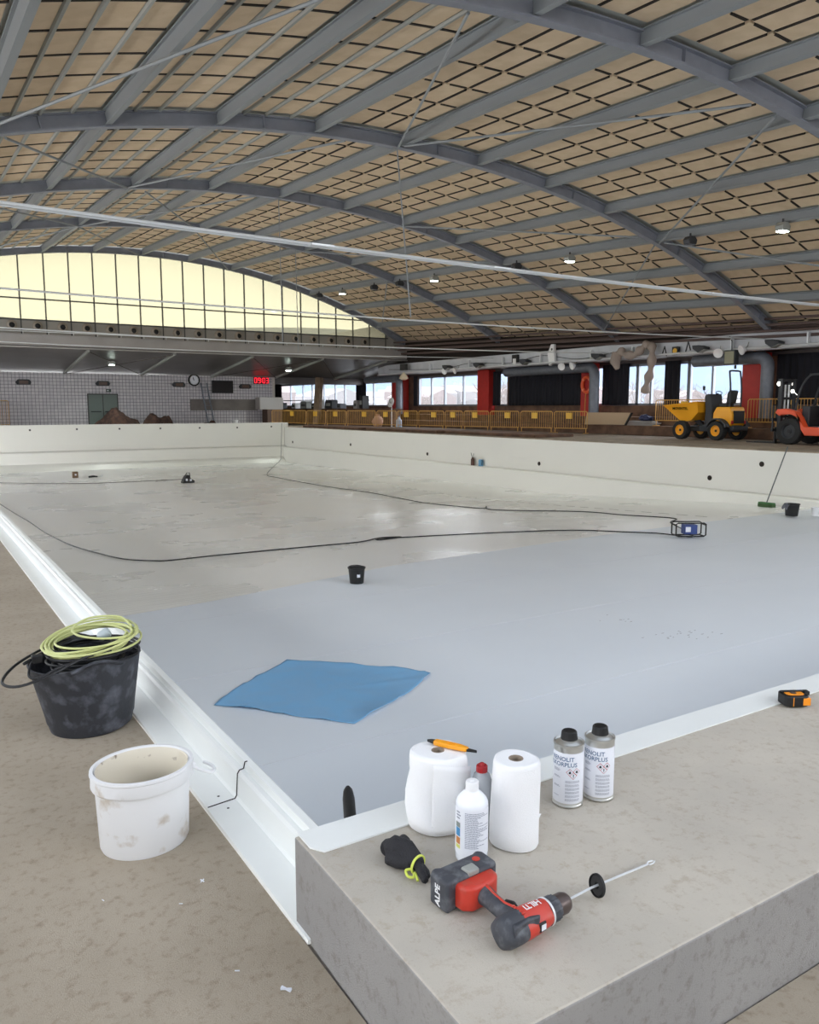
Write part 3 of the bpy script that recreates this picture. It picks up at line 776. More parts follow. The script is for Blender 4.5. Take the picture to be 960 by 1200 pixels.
b2 = bottle('cleaner_bottle', 'translucent grey bottle with a red cap standing between the paper rolls', (1.314,1.700,ZR),
    [(1e-4,.003),(.028,0),(.031,.004),(.031,.13),(.029,.145),(.022,.165),(.0145,.172),(.0145,.176),(1e-4,.176)], M['bottle_clear'])
b = MB(); b.lathe([(.0145,.172),(.016,.173),(.0155,.190),(.013,.192),(.011,.188),(.0095,.187),(.0065,.197),(.005,.198),(1e-4,.198)], 24, fn=lambda v, a: Vector((v.x*(1+.03*math.cos(12*a)), v.y*(1+.03*math.cos(12*a)), v.z)) if v.xy.length > .012 else v)
b.build('cap', M['cap_red'], b2)

# ---- tape measure
tm = thing('tape_measure', 'black and orange tape measure lying on the white edge strip of the concrete ledge', 'tape measure', (2.965,1.80,ZR+.003), rz=math.radians(-28))
def rrect(w, h, r, n=5, cut=0):
    pts = []
    for cx, cy, a0 in ((w-r,h-r,0),(-w+r,h-r,90),(-w+r,-h+r,180),(w-r,-h+r,270)):
        for k in range(n+1):
            a = math.radians(a0+90*k/n); pts.append((cx+r*math.cos(a), cy+r*math.sin(a)))
    return pts
b = MB(); b.prism(rrect(.050,.042,.024), 0, .043, 'z'); b.build('case', M['black'], tm, bevel=.004)
b = MB(); b.prism(rrect(.036,.028,.018), .0435, .046, 'z'); b.build('side_plate', M['tape_orange'], tm, bevel=.001)
b = MB(); b.box(.018,.0505,-.0432,-.025,.005,.036); b.build('front_panel', M['tape_orange'], tm, bevel=.003)
b = MB(); b.box(-.022,-.0195,-.0428,-.035,.003,.04); b.build('side_stripe', M['tape_orange'], tm)
b = MB(); b.box(-.042,.062,.006,.02,.044,.050); b.box(.045,.066,-.006,.02,.034,.05); b.build('belt_clip', M['black'], tm, bevel=.002)
b = MB(); b.lathe([(.012,.0),(.012,.0012),(1e-4,.0013)], 20, Matrix.Translation((-.004,-.004,.046))); b.build('badge', M['chuck_brown'], tm)

# ---- glove bundle with lime band
gl = thing('work_glove', 'black work glove bundled up with a yellow-green band, lying on the concrete ledge', 'glove', (1.045,1.66,ZR), rz=0)
b = MB()
b.tube([(-.045,.045,.028),(-.02,.035,.034),(.0,.01,.032),(.002,-.035,.026),(-.002,-.05,.024)], [.022,.034,.030,.021,.018], 14)
b.tube([(.0,.02,.030),(.022,.055,.030),(.030,.075,.028)], [.022,.017,.012], 12)
b.tube([(-.03,.05,.03),(-.02,.065,.024),(.0,.07,.02)], [.024,.022,.014], 12)
b.tube([(-.045,.03,.02),(-.03,.0,.02),(-.01,-.03,.022)], [.019,.021,.018], 12)
g1 = b.build('glove_body', M['glove_black'], gl); remesh(g1, .0028)
b = MB(); b.tube([(-.003,-.045,.026),(-.008,-.075,.020),(-.016,-.105,.013)], [.012,.0125,.009], 12); b.tube([(.006,-.05,.022),(.006,-.075,.014),(.002,-.09,.010)], [.009,.010,.007], 10)
g2 = b.build('finger', M['glove_black'], gl); remesh(g2, .0024)
b = MB(); b.tube([(.024*math.cos(t)-.001, -.047+.008*math.cos(t), .024+.021*math.sin(t)) for t in [2*PI*j/24 for j in range(24)]], .0035, 8, closed=True)
b.tube(smooth_path([(-.022,-.05,.02),(-.036,-.045,.018),(-.04,-.06,.012),(-.03,-.07,.010),(-.02,-.062,.014),(-.024,-.083,.006)], 6), .0035, 8)
b.build('band', M['band_lime'], gl)

# ---- black tool handle leaning on the pool side of the ledge
lh = thing('hand_rake', 'black tip of a long tool handle leaning against the pool side of the ledge', 'tool', (1.045,2.0,-1.1))
b = MB(); b.tube([(.35,.75,0),(.02,.03,1.28)], .011, 10); b.build('shaft', M['frame_alu'], lh)
b = MB(); b.tube([(.05,.08,1.19),(.02,.022,1.32),(.004,-.0,1.40),(-.004,-.012,1.43),(-.007,-.016,1.445)], [.017,.019,.018,.014,.006], 12, caps=True); b.build('grip', M['black'], lh)

# ---- cordless drill lying on its side
dr = thing('cordless_drill', 'worn red and grey cordless drill lying on its side on the concrete ledge', 'drill', (1.07,1.265,ZR), rz=math.radians(4))
AX = Matrix.Translation((0,0,.041)) @ Matrix.Rotation(PI/2, 4, 'Y')   # lathe z -> local x
def boxy(v, a):
    k = 1+.05*math.cos(4*a); return Vector((v.x*k, v.y*k, v.z))
b = MB(); b.lathe([(1e-4,-.046),(.02,-.044),(.032,-.036),(.0375,-.022),(.0385,.0),(.0375,.016),(1e-4,.016)], 40, AX, fn=boxy); mot = b.build('motor_cap', M['tool_grey'], dr)
b = MB(); b.lathe([(1e-4,.0155),(.0372,.0155),(.0378,.03),(.036,.06),(.033,.085),(.0305,.098),(1e-4,.098)], 40, AX, fn=boxy); hs = b.build('housing', M['tool_red'], dr)
b = MB()
for k in range(5): b.bar((.0135,-.014+.008*k,.0785),(.021,-.014+.008*k,.0785),.0045,.004)
b.build('vent', M['tool_red'], hs, bevel=.001)
b = MB(); b.prism([(-.03,-.036),(.02,-.03),(.045,-.036),(.055,-.03),(.03,-.020),(-.02,-.018)], .045, .072, 'z'); b.build('side_cover', M['tool_grey'], dr, bevel=.004)
b = MB(); b.box(.044,.066,-.039,-.034,.032,.055); b.build('direction_switch', M['black'], dr, bevel=.003)
b = MB(); b.box(.05,.064,-.0395,-.0345,.036,.050); b.build('rating_sticker', M['label_white'], dr)
b = MB(); b.lathe([(1e-4,.097),(.029,.097),(.031,.100),(.031,.106),(.0285,.108),(.0285,.130),(.026,.133),(1e-4,.133)], 48, AX, fn=lambda v, a: Vector((v.x*(1+.03*math.cos(16*a)), v.y*(1+.03*math.cos(16*a)), v.z)) if .107 < v.z < .131 else v)
b.build('clutch_ring', M['tool_grey'], dr)
b = MB(); b.lathe([(.0315,.098),(.0325,.0985),(.0325,.103),(.0315,.1035)], 40, AX); b.build('ring_stripe', M['galv'], dr)
b = MB(); b.lathe([(1e-4,.132),(.023,.132),(.0245,.136),(.0245,.158),(.021,.168),(.013,.176),(.008,.178),(1e-4,.178)], 40, AX); b.build('chuck', M['chuck_brown'], dr)
b = MB(); b.tube([(.030,.02,.04),(.028,.06,.038),(.032,.10,.038),(.036,.14,.038)], [.024,.0205,.0205,.024], 20); b.build('grip', M['tool_grey'], dr)
b = MB(); b.tube([(.034,.025,.0625),(.031,.06,.0590),(.035,.10,.0590),(.04,.138,.060)], [.004,.0028,.0028,.005], 8); b.build('grip_spine', M['tool_red'], dr)
b = MB(); b.tube([(.052,.045,.04),(.056,.062,.04),(.052,.08,.04)], [.009,.012,.009], 12); b.build('trigger', M['black'], dr)
b = MB(); b.prism([(-.022,.150),(.0,.132),(.06,.132),(.092,.15),(.094,.182),(-.024,.182)], .006, .068, 'z'); ft = b.build('battery_foot', M['tool_red'], dr, bevel=.009, seg=3)
b = MB(); b.prism([(-.050,.168),(-.030,.172),(.092,.172),(.102,.168),(.112,.18),(.114,.232),(.10,.245),(.085,.238),(-.018,.238),(-.034,.246),(-.052,.234),(-.052,.19)], .0, .078, 'z'); bat = b.build('battery', M['tool_grey'], dr, bevel=.009, seg=3)
b = MB(); b.prism([(.018,.17),(.05,.17),(.052,.2),(.016,.2)], .070, .084, 'z'); b.build('latch', M['rib_grey'], bat, bevel=.003)
b = MB(); b.box(-.048,-.02,.176,.236,.079,.0796) if False else b.lathe([(.01,0),(.01,.0012),(1e-4,.0014)], 20, Matrix.Translation((.075,.212,.078))); b.build('charge_badge', M['tool_red'], bat)
vs, fs = text_mesh('ALPE', .025, lambda v: Vector((-.0528+.0006-v.z, .196+v.y, .008+v.x)), .0003, .0006)
k = MB(); k.add(vs, fs); k.build('lettering', M['white_plastic'], bat, recalc=False)
def wrap_top(v):  # text on the housing, upside down for us (grip side is its lower side)
    x = .078 - v.x; y = .004 - v.y; R_ = .0400 - (x-.03)*.04
    return Vector((x, y, .041 + math.sqrt(max(R_*R_-y*y, 0)) + .0006))
vs, fs = text_mesh('HILTI', .022, wrap_top, 0, .0006, .95)
k = MB(); k.add(vs, fs); k.build('lettering', M['white_plastic'], hs, recalc=False)
# ---- stirring rod in the chuck
rod = thing('stirring_rod', 'thin steel rod with a black rubber disc, clamped in the drill chuck', 'rod', (1.245,1.277,ZR))
b = MB(); b.tube([(-.012,0,.041),(.09,.012,.036),(.32,.040,.008)], .0028, 8); b.build('shaft', M['galv'], rod)
b = MB(); b.tube([(.313,.0385,.009),(.328,.046,.009),(.343,.046,.007),(.349,.042,.006),(.340,.038,.006),(.322,.037,.007)], .0022, 6); b.build('hook', M['galv'], rod)
dm = Matrix.Translation((.105,.0136,.0345)) @ Matrix.Rotation(math.radians(97), 4, 'Y') @ Matrix.Rotation(math.radians(7), 4, 'X')
b = MB(); b.lathe([(.027,0),(.028,.002),(.028,.007),(.026,.008),(.023,.003),(.008,.003),(.007,.010),(.003,.010)], 32, dm); b.build('rubber_disc', M['rubber'], rod)

# ---- blue mat on the pool floor
pts = [(2.12,6.52),(2.46,6.83),(2.7,7.02),(3.15,7.32),(3.65,6.86),(4.06,6.46),(4.16,6.21),(3.98,6.08),(3.73,5.9),(3.4,5.73),(2.95,5.51),(2.6,5.93),(2.39,6.23)]
b = MB(); cx_, cy_ = 3.1, 6.35
rings = []
for k in (1, .97, .6):
    ring = []
    for i in range(len(pts)*4):
        a, c = pts[i//4], pts[(i//4+1) % len(pts)]; t = (i % 4)/4
        x, y = a[0]+(c[0]-a[0])*t, a[1]+(c[1]-a[1])*t
        z = -1.094 + (.016*max(0, math.sin(i*.55))**2 + .012*(math.sin(i*1.7) > .7) if k > .98 else (.006*max(0, math.sin(i*.55)) if k > .9 else .004*math.sin(i)))
        ring.append((cx_+(x-cx_)*k, cy_+(y-cy_)*k, z))
    rings.append(ring)
n = len(rings[0]); b.add([p for r in rings for p in r] + [(cx_, cy_, -1.094)], [(j*n+i, j*n+(i+1) % n, (j+1)*n+(i+1) % n, (j+1)*n+i) for j in range(2) for i in range(n)] + [(2*n+i, 2*n+(i+1) % n, 3*n) for i in range(n)])
o = b.build('blue_mat', M['mat_blue'], solid=.004); tag(o, 'pale blue felt sheet lying flat on the white pool floor', 'mat')

# ---- small marks: dirt patches on the near pool floor (wear in the liner)
def floor_tube(pts, r, n=6): 
    P = smooth_path([(x, y, 0) for x, y in pts], 5)
    return [(p.x, p.y, fz(p.y)+r+.001) for p in P]
c1 = [(2.62,29.82),(2.74,26.17),(2.85,23.44),(2.89,18.52),(3.1,16.19),(3.3,15.01),(3.65,14.4),(3.92,14.22),(4.72,14.27),(6.41,14.2),(7.69,14.13),(8.38,14.45),(8.79,14.25),(8.2,14.13),(8.3,14.35),(8.92,14.12),(10.66,13.44),(12.11,12.61),(12.61,11.62),(12.95,10.85),(13.07,10.3),(13.3,10.42),(13.25,10.6)]
c2 = [(18.42,43.89),(15.15,37.2),(14.72,34.89),(14.53,29.58),(14.73,26.35),(14.53,23.01),(14.32,18.88),(14.87,19.18),(14.28,18.01),(15.42,15.75),(15.42,14.22),(15.54,12.72),(14.72,12.14),(13.8,11.06),(13.4,10.75)]
c3 = [(-0.5+1.6,43),(3.52,39.42),(6.27,36.93),(8.33,36.54),(10.75,36.52)]
b = MB(); b.tube(floor_tube(c1, .013), .013, 6); tag(b.build('floor_cable', M['cable_black']), 'long black cable looping across the pool floor toward the left gutter', 'cable')
b = MB(); P = floor_tube(c2, .013); b.tube([(19.9,46.3,.5),(19.85,46.3,-.8),(19.7,46.1,-1.7),(19.2,45.4,fz(45)+.014)] + P, .013, 6); tag(b.build('floor_cable', M['cable_black']), 'black cable hanging down the far right pool corner and running along the floor', 'cable')
b = MB(); b.tube(floor_tube(c3, .014), .014, 6); tag(b.build('floor_cable', mat('cable_grey', (90,84,80), .7)), 'thin grey cable lying across the far end of the pool floor', 'cable')
# dashed weld line on the right part of the floor
b = MB()
x0, y0, x1, y1 = 16.9, 27.5, 16.4, 12.2
for k in range(26):
    t = k/26; x, y = x0+(x1-x0)*t, y0+(y1-y0)*t; b.bar((x, y, fz(y)+.003), (x+(x1-x0)*.022, y-.34, fz(y-.34)+.003), .035, .004)
b.build('floor_line', mat('line_grey', (172,172,166), .6), kind=S)
b = MB()
for y, x0, x1 in ((3.1,1.1,20),(5.2,1.1,20),(7.3,1.1,20),(9.4,1.1,20)): b.box(x0, x1, y-.002, y+.002, -1.1, -1.0985)
b.build('floor_line', mat('seam', (214,218,222), .5), kind=S)
# smudges: scuffs in the near floor liner
b = MB(); q = random.Random(4)
for cx, cy, n_, w in ((7.3,5.8,22,.22),(7.25,6.6,8,.14)):
    for k in range(n_):
        x, y = cx+q.gauss(0,w), cy+q.gauss(0,w*.6); b.prism([(x-q.uniform(.01,.03),y),(x,y-.008),(x+q.uniform(.01,.04),y+.004),(x,y+.01)], -1.1, -1.0988, 'z')
b.build('floor_scuffs', mat('scuff', (176,178,182), .7), kind=S)

# ---- pool floor things
def bucket(name, label, loc, r, h, mt, rim=True):
    t = thing(name, label, 'bucket', loc)
    b = MB(); b.lathe([(1e-4,.004),(r*.8,0),(r*.82,.01),(r*.98,h*.93),(r*.94,h*.93),(r*.78,.02),(1e-4,.02)], 32); b.build('bucket_wall', mt, t)
    b = MB(); b.lathe([(r*.975,h*.9),(r*1.05,h*.92),(r*1.06,h),(r*.96,h),(r*.94,h*.93)], 32); b.build('rim', mt, t)
    return t
pb = bucket('builders_bucket', 'small black bucket with a white label standing alone in the middle of the pool floor', (5.51,10.18,-1.1), .125, .235, M['black'])
b = MB(); a = math.atan2(-10.18,-5.51)+.25; b.add([(.115*math.cos(a+s*.2), .115*math.sin(a+s*.2), z) for s, z in ((-1,.1),(1,.1),(1,.145),(-1,.145))], [(0,1,2,3)]); b.build('sticker', M['label_white'], pb, solid=.004)
b = MB(); b.tube([(.125*math.cos(t),.125*math.sin(t)*.9,.225+.02*math.sin(t)) for t in [PI*k/12 for k in range(13)]], .004, 6); b.build('handle', M['black'], pb)
bk = bucket('builders_bucket', 'black bucket with a rag over its rim, standing by the right pool wall', (17.9,11.2,-1.11), .17, .29, M['black'])
b = MB(); b.grid(8, 8, lambda i, j: (-.13-.10*math.sin(i*1.6)-.03*j, .12-.16*j, .30-.12*i-.02*math.sin(j*9))); b.build('rag', M['duct_grey'], bk, solid=.012)
bucket('small_bucket', 'small white bucket standing right of the black bucket by the pool wall', (18.3,10.85,-1.1), .10, .2, M['white_plastic'])
br_ = thing('broom', 'broom with a green head and a long thin handle leaning on the right pool wall', 'broom', (19.6,13.0,fz(13)))
b = MB(); b.box(-.07,.07,-.22,.22,.08,.13); b.build('broom_head', mat('broom_green', (60,110,60), .6), br_, bevel=.015)
b = MB()
for k in range(12): b.box(-.075,.075,-.22+.037*k,-.19+.037*k,0,.085)
b.build('bristles', mat('bristle', (70,96,60), .9), br_)
b = MB(); b.tube([(0,0,.12),(.62,-.12,1.62)], .016, 8); b.build('handle', mat('handle_grey', (90,96,96), .5), br_)
# transformer with tubular cage
tr = thing('power_distributor', 'blue portable power unit in a black tubular frame on the pool floor', 'power unit', (13.2,10.43,-1.1), rz=math.radians(-30))
b = MB(); b.box(-.12,.14,-.1,.1,.05,.24); b.build('case', M['paint_blue'], tr, bevel=.01)
for s in (-.12, .12):
    b = MB(); b.tube([(-.30,s,.04),(-.30,s,.26),(-.26,s,.28),(.26,s,.28),(.30,s,.26),(.30,s,.04),(.26,s,.015),(-.26,s,.015)], .014, 6, closed=True); b.build('side_frame', M['black'], tr)
for x, z in ((-.30,.24),(.30,.24),(-.26,.02),(.26,.02)):
    b = MB(); b.tube([(x,-.12,z),(x,.12,z)], .014, 6); b.build('cross_bar', M['black'], tr)

b = MB(); b.box(-.1,.0,-.108,-.1,.1,.2); b.build('front_plate', M['label_white'], tr)
# far pool things
t = thing('floor_machine', 'small dark floor machine at the cable end near the far pool wall', 'machine', (10.4,34.6,fz(34.6)))
b = MB(); b.prism([(-.26,0),(.26,0),(.28,.1),(.1,.2),(.06,.34),(-.08,.34),(-.2,.16)], -.16, .16, 'y'); b.build('body', M['black'], t, bevel=.02)
b = MB(); b.box(-.12,-.04,-.18,-.16,.1,.2); b.build('panel', M['label_white'], t); b = MB(); b.box(.06,.14,-.18,-.16,.09,.17); b.build('panel', M['label_white'], t)
b = MB(); b.tube([(-.1,0,.3),(-.02,0,.44),(.1,0,.44),(.12,0,.2)], .02, 6); b.build('handle', M['black'], t)
t = thing('small_crate', 'small brown box standing on the far left of the pool floor', 'box', (6.83,40.5,fz(40.5)))
b = MB(); b.box(-.12,.12,-.1,.1,0,.3); b.build('box_body', mat('box_brown', (106,84,60), .8), t, bevel=.01)
b = MB(); b.box(-.04,.04,-.105,-.1,.12,.2); b.build('box_label', M['label_white'], t)
t = thing('hand_tool', 'black hand tool lying beside the small brown box on the far pool floor', 'tool', (7.55,40.1,fz(40)))
b = MB(); b.tube([(-.2,0,.05),(0,0,.07),(.2,0,.05)], [.04,.05,.035], 8); b.build('body', M['black'], t)
b = MB(); b.tube([(.2,0,.05),(.42,.02,.03)], .015, 6); b.build('tip', M['galv'], t)
# items on the wall ledge
t = thing('tool_holder', 'dark bottle-shaped holder with two thin rods standing on the right pool wall ledge', 'holder', (20.185,27.0,-.94))
b = MB(); b.lathe([(1e-4,0),(.08,0),(.08,.24),(.05,.3),(.05,.33),(1e-4,.33)], 16); b.build('body', mat('holder_brown', (84,56,46), .6), t)
b = MB(); b.tube([(0,.02,.3),(-.02,.1,.52)], .012, 5); b.tube([(0,-.02,.3),(.0,-.06,.5)], .012, 5); b.build('rods', M['black'], t)
t = thing('blue_jug', 'small blue jug with a dark handle on the right pool wall ledge', 'jug', (20.19,26.45,-.935))
b = MB(); b.lathe([(1e-4,0),(.1,0),(.1,.22),(.07,.27),(1e-4,.27)], 20); b.build('jug_body', mat('jug_blue', (96,150,184), .4), t)
b = MB(); b.tube([(-.02,-.09,.25),(-.04,-.16,.2),(-.03,-.1,.06)], .014, 6); b.build('handle', M['black'], t)
# wall fittings
for k, (x, y, z) in enumerate([(20.3,38.05,-.5),(20.3,45.6,-.63),(20.3,30.61,-.64),(20.3,22.97,-.64),(20.3,15.37,-.62),(20.3,13.68,-.11)]):
    b = MB(); b.lathe([(.075,0),(.075,.012),(.05,.014),(1e-4,.010)], 16, Matrix.Rotation(-PI/2,4,'Y')); o = b.build('wall_inlet', M['joint_and_shade_dark']); o.location = (20.299, y, z)
    tag(o, 'round dark inlet in the right pool wall, number %s counted from the far corner' % ['two','one','three','four','five','six'][k], 'inlet', 'inlets in the right pool wall')
for k, (x, z) in enumerate([(5.76,.28),(8.1,.3),(10.34,.29),(12.61,.28),(14.9,.28),(17.21,.27),(19.42,.3)]):
    b = MB(); b.lathe([(.055,0),(.055,.01),(.03,.012),(1e-4,.010)], 14, Matrix.Rotation(PI/2,4,'X')); o = b.build('wall_inlet', M['frame_dark']); o.location = (x, 46.799, z)
    tag(o, 'small round fitting near the top of the far pool wall, %s from the left' % ['first','second','third','fourth','fifth','sixth','seventh'][k], 'inlet', 'fittings in the far pool wall')

# ================================================================== HALL THINGS
def wheel(name, parent, x, y, r, w, rim_m, side):
    # wheel standing with its axle along local y; side = +1 outer face toward +y
    Mx = Matrix.Translation((x, y, r)) @ Matrix.Rotation(-PI/2*side, 4, 'X')
    b = MB(); b.lathe([(r*.58,-w/2),(r*.93,-w/2),(r,-w*.38),(r,w*.38),(r*.93,w/2),(r*.58,w/2),(r*.56,w*.2),(r*.56,-w*.2),(r*.58,-w/2)], 36, Mx)
    for k in range(18):
        a = 2*PI*k/18
        for s in (-1, 1):
            p = Vector((r*math.cos(a+s*.06), r*math.sin(a+s*.06), s*w*.24)); q = Vector((r*math.cos(a-s*.10+.1*s), r*math.sin(a-.1*s+.1*s), s*w*.02))
            b.bar(Mx @ p, Mx @ q, r*.1, r*.07)
    wo = b.build(name, M['rubber'], parent)
    b = MB(); b.lathe([(1e-4,w*.28),(r*.18,w*.30),(r*.2,w*.22),(r*.46,w*.2),(r*.52,w*.42),(r*.57,w*.44),(r*.57,-w*.3),(1e-4,-w*.3)], 28, Mx); rm = b.build('rim', rim_m, wo)
    b = MB(); b.lathe([(1e-4,w*.36),(r*.13,w*.34),(r*.14,w*.26)], 16, Mx); b.build('hub', M['black'], rm)
mat('machine_yellow', (245,170,30), .45); mat('machine_dark', (52,54,58), .6); mat('machine_orange', (226,84,44), .45)
mat('lamp_white', (240,240,235), .4, emit=(255,252,240), estr=1.5)
# ---- site dumper (front +x, near side +y)
dp = thing('site_dumper', 'yellow and black articulated site dumper parked on the deck in front of the windows', 'dumper', (25.95,19.75,ZR), rz=PI/2)
for x, sx_ in ((.82,1),(-.78,1)):
    wheel('wheel', dp, x, .60, .35, .27, M['machine_yellow'], 1); wheel('wheel', dp, x, -.60, .35, .27, M['machine_yellow'], -1)
b = MB(); b.box(-1.2,.25,-.30,.30,.3,.55); b.box(.2,1.05,-.22,.22,.3,.5); b.build('chassis', M['machine_dark'], dp, bevel=.03)
sk = MB()
top = [(1.62,1.28),(1.0,1.36),(.05,1.42)]
# skip: open hopper with sloping nose
outer = [(1.66,1.27),(1.05,.72),(.78,.68),(.50,.72),(.12,1.02),(.10,1.40)]
def hop(w0, w1, ins):
    vs = []; n = len(outer)
    for s in (-1, 1):
        for i, (x, z) in enumerate(outer):
            w = (w0 if i in (0, 5) else (w1 if i in (1,2,3) else (w0+w1)/2)) - ins
            vs.append((x - ins*(.6 if i < 2 else -.6 if i > 3 else 0), s*w, z+ins*(0 if i in (0,5) else 1)))
    return vs
n = 6
vo, vi = hop(.68,.46,0), hop(.68,.46,.03)
fs = [(i, i+1, n+i+1, n+i) for i in range(n-1)] + [tuple(range(n-1,-1,-1)), tuple(range(n,2*n))]
sk.add(vo, fs); o_ = len(sk.v); sk.add(vi, [tuple(reversed(f)) for f in fs])
for a, c in ((0,n),(n,2*n-1),(2*n-1,n-1),(n-1,0)): sk.f.append((a, c, o_+c, o_+a)); sk.mi.append(0)
skp = sk.build('skip', M['machine_yellow'], dp, recalc=False, sharp=20)
b = MB()
for s in (-1, 1): b.tube([(1.66,s*.68,1.27),(.10,s*.68,1.40)], .022, 6)
b.tube([(1.66,-.68,1.27),(1.66,.68,1.27)], .022, 6); b.tube([(.10,-.68,1.40),(.10,.68,1.40)], .022, 6); b.build('skip_rim', M['machine_yellow'], skp)
vs, fs = text_mesh('MOVINTEL', .13, lambda v: Vector((1.25-v.x*1.15, .655-.0*v.y, 1.12+v.y)) , .002, .004)
k = MB(); k.add(vs, fs); k.build('lettering', M['black'], skp, recalc=False)
b = MB(); b.bar((.3,0,.5),(.7,0,.8),.16,.16); b.bar((.1,0,.45),(-.1,0,1.0),.3,.2); b.build('skip_pivot', M['machine_dark'], dp, bevel=.02)
b = MB(); b.prism([(-.15,.55),(.02,.62),(.0,1.15),(.06,1.62),(-.02,1.70),(-.22,1.70),(-.30,1.2),(-.36,.62)], -.34, .34, 'y'); b.build('console', M['machine_dark'], dp, bevel=.05)
b = MB(); b.tube([(-.12,0,1.66),(-.30,0,1.72)], .025, 8); b.tube([(-.33+.05*math.sin(t)*.4,.17*math.cos(t),1.74+.06*math.sin(t)) for t in [2*PI*i/20 for i in range(20)]], .016, 6, closed=True); b.build('steering_wheel', M['black'], dp)
b = MB(); b.tube([(.0,.3,1.68),(.05,.38,1.80),(.05,.38,1.86)], .012, 5); b.box(.03,.07,.33,.43,1.84,2.0); b.build('mirror', M['black'], dp)
b = MB(); b.prism([(-.40,.48),(-1.1,.48),(-1.22,.60),(-1.22,.95),(-1.14,1.22),(-.55,1.22),(-.42,1.0)], -.42, .42, 'y'); eng = b.build('engine_cover', M['machine_yellow'], dp, bevel=.05, seg=3)
b = MB(); b.box(-1.25,-1.2,-.30,.30,.62,1.08); b.build('grille', M['black'], eng, bevel=.01)
b = MB(); b.box(-1.34,-1.16,-.44,.44,.36,.52); b.build('rear_bumper', M['machine_dark'], dp, bevel=.03)
for s in (-1, 1):
    b = MB(); b.box(-1.24,-1.19,s*.36-.05,s*.36+.05,.6,.72); b.build('tail_light', M['cap_red'], eng)
    b = MB(); pts = [(-.78+.46*math.cos(t), .46*math.sin(t)+.35) for t in [math.radians(20+140*i/10) for i in range(11)]]
    pts2 = [(-.78+.41*math.cos(t), .41*math.sin(t)+.35) for t in [math.radians(160-140*i/10) for i in range(11)]]
    for (a, c), (d_, e_) in zip(zip(pts, pts[1:]), zip(pts2[::-1], pts2[::-1][1:])): b.prism([a, c, e_, d_], s*.60-.13, s*.60+.13, 'y')
    b.build('mudguard', M['machine_dark'], dp)
b = MB(); b.box(-.36,.0,-.45,.45,.5,.56); b.build('footplate', M['machine_dark'], dp, bevel=.01)
b = MB(); b.box(-.86,-.5,-.22,.22,1.22,1.34); b.prism([(-.80,1.32),(-.94,1.36),(-1.02,1.80),(-.93,1.84),(-.84,1.72)], -.21, .21, 'y'); b.build('seat', M['black'], dp, bevel=.03)
b = MB(); b.tube(smooth_path([(-1.05,.32,1.2),(-1.05,.32,1.9),(-.98,.31,2.45),(-.97,.26,2.52),(-.97,0,2.53),(-.97,-.26,2.52),(-.98,-.31,2.45),(-1.05,-.32,1.9),(-1.05,-.32,1.2)], 4), .032, 8); b.build('roll_hoop', M['paint_blue'] if False else M['machine_dark'], dp)
b = MB(); b.lathe([(.04,0),(.045,.1),(.03,.13),(1e-4,.14)], 12, Matrix.Translation((-.97,0,2.6))); b.build('beacon', M['black'], dp)

# ---- forklift at the right edge
fk = thing('forklift', 'orange-red rough terrain forklift with a black mast, partly cut off by the right edge', 'forklift', (25.2,14.7,ZR), rz=PI/2)
for x, r in ((.92,.43),(-.72,.34)):
    wheel('wheel', fk, x, .58, r, .32, M['machine_dark'], 1); wheel('wheel', fk, x, -.58, r, .32, M['machine_dark'], -1)
b = MB(); b.prism([(1.28,.92),(1.42,1.02),(1.36,1.14),(1.1,1.16),(.72,1.08),(.40,.58),(-.6,.55),(-.6,.30),(.36,.30),(.50,.5),(.58,.86),(.90,.98),(1.2,.96)], .42, .72, 'y'); b.build('side_frame', M['machine_orange'], fk, bevel=.02)
b = MB(); b.prism([(1.28,.92),(1.42,1.02),(1.36,1.14),(1.1,1.16),(.72,1.08),(.40,.58),(-.6,.55),(-.6,.30),(.36,.30),(.50,.5),(.58,.86),(.90,.98),(1.2,.96)], -.72, -.42, 'y'); b.build('side_frame', M['machine_orange'], fk, bevel=.02)
b = MB(); b.box(-.9,.7,-.42,.42,.32,.6); b.build('chassis', M['machine_dark'], fk, bevel=.02)
b = MB(); b.prism([(-.5,.55),(-1.45,.5),(-1.5,1.1),(-1.3,1.28),(-.5,1.25)], -.62, .62, 'y'); b.build('counterweight', M['machine_orange'], fk, bevel=.08, seg=3)
for s in (-1, 1):
    b = MB(); b.box(1.42,1.52,s*.36-.05,s*.36+.05,.25,2.15); b.box(1.54,1.62,s*.27-.04,s*.27+.04,.15,2.05); b.build('mast_rail', M['machine_dark'], fk, bevel=.01)
    b = MB(); b.prism([(1.66,.55),(1.72,.55),(1.72,.05),(2.75,.03),(2.75,.0),(1.66,.0)], s*.22-.06, s*.22+.06, 'y'); b.build('fork', M['black'], fk)
    b = MB(); b.lathe([(.07,0),(.075,.05),(.04,.09),(1e-4,.09)], 14, Matrix.Translation((1.5,s*.42,1.98)) @ Matrix.Rotation(PI/2,4,'Y')); b.build('headlight', M['lamp_white'], fk)
for z in (.35,.9,1.5,2.1):
    b = MB(); b.box(1.44,1.6,-.36,.36,z-.04,z+.04); b.build('mast_bar', M['machine_dark'], fk)
b = MB(); b.box(1.63,1.70,-.5,.5,.4,.5); b.box(1.63,1.70,-.5,.5,.75,.85); b.box(1.63,1.68,-.48,-.44,.4,1.3); b.box(1.63,1.68,.44,.48,.4,1.3); b.box(1.63,1.68,-.48,.48,1.26,1.3)
for k in range(5): b.box(1.64,1.67,-.3+.15*k-.012,-.3+.15*k+.012,.85,1.28)
b.build('fork_carriage', M['machine_dark'], fk)
b = MB(); b.tube([(1.5,.1,.3),(1.5,.1,1.95)], .03, 8); b.tube([(1.5,-.1,.3),(1.5,-.1,1.95)], .03, 8); b.build('lift_cylinder', M['galv'], fk)
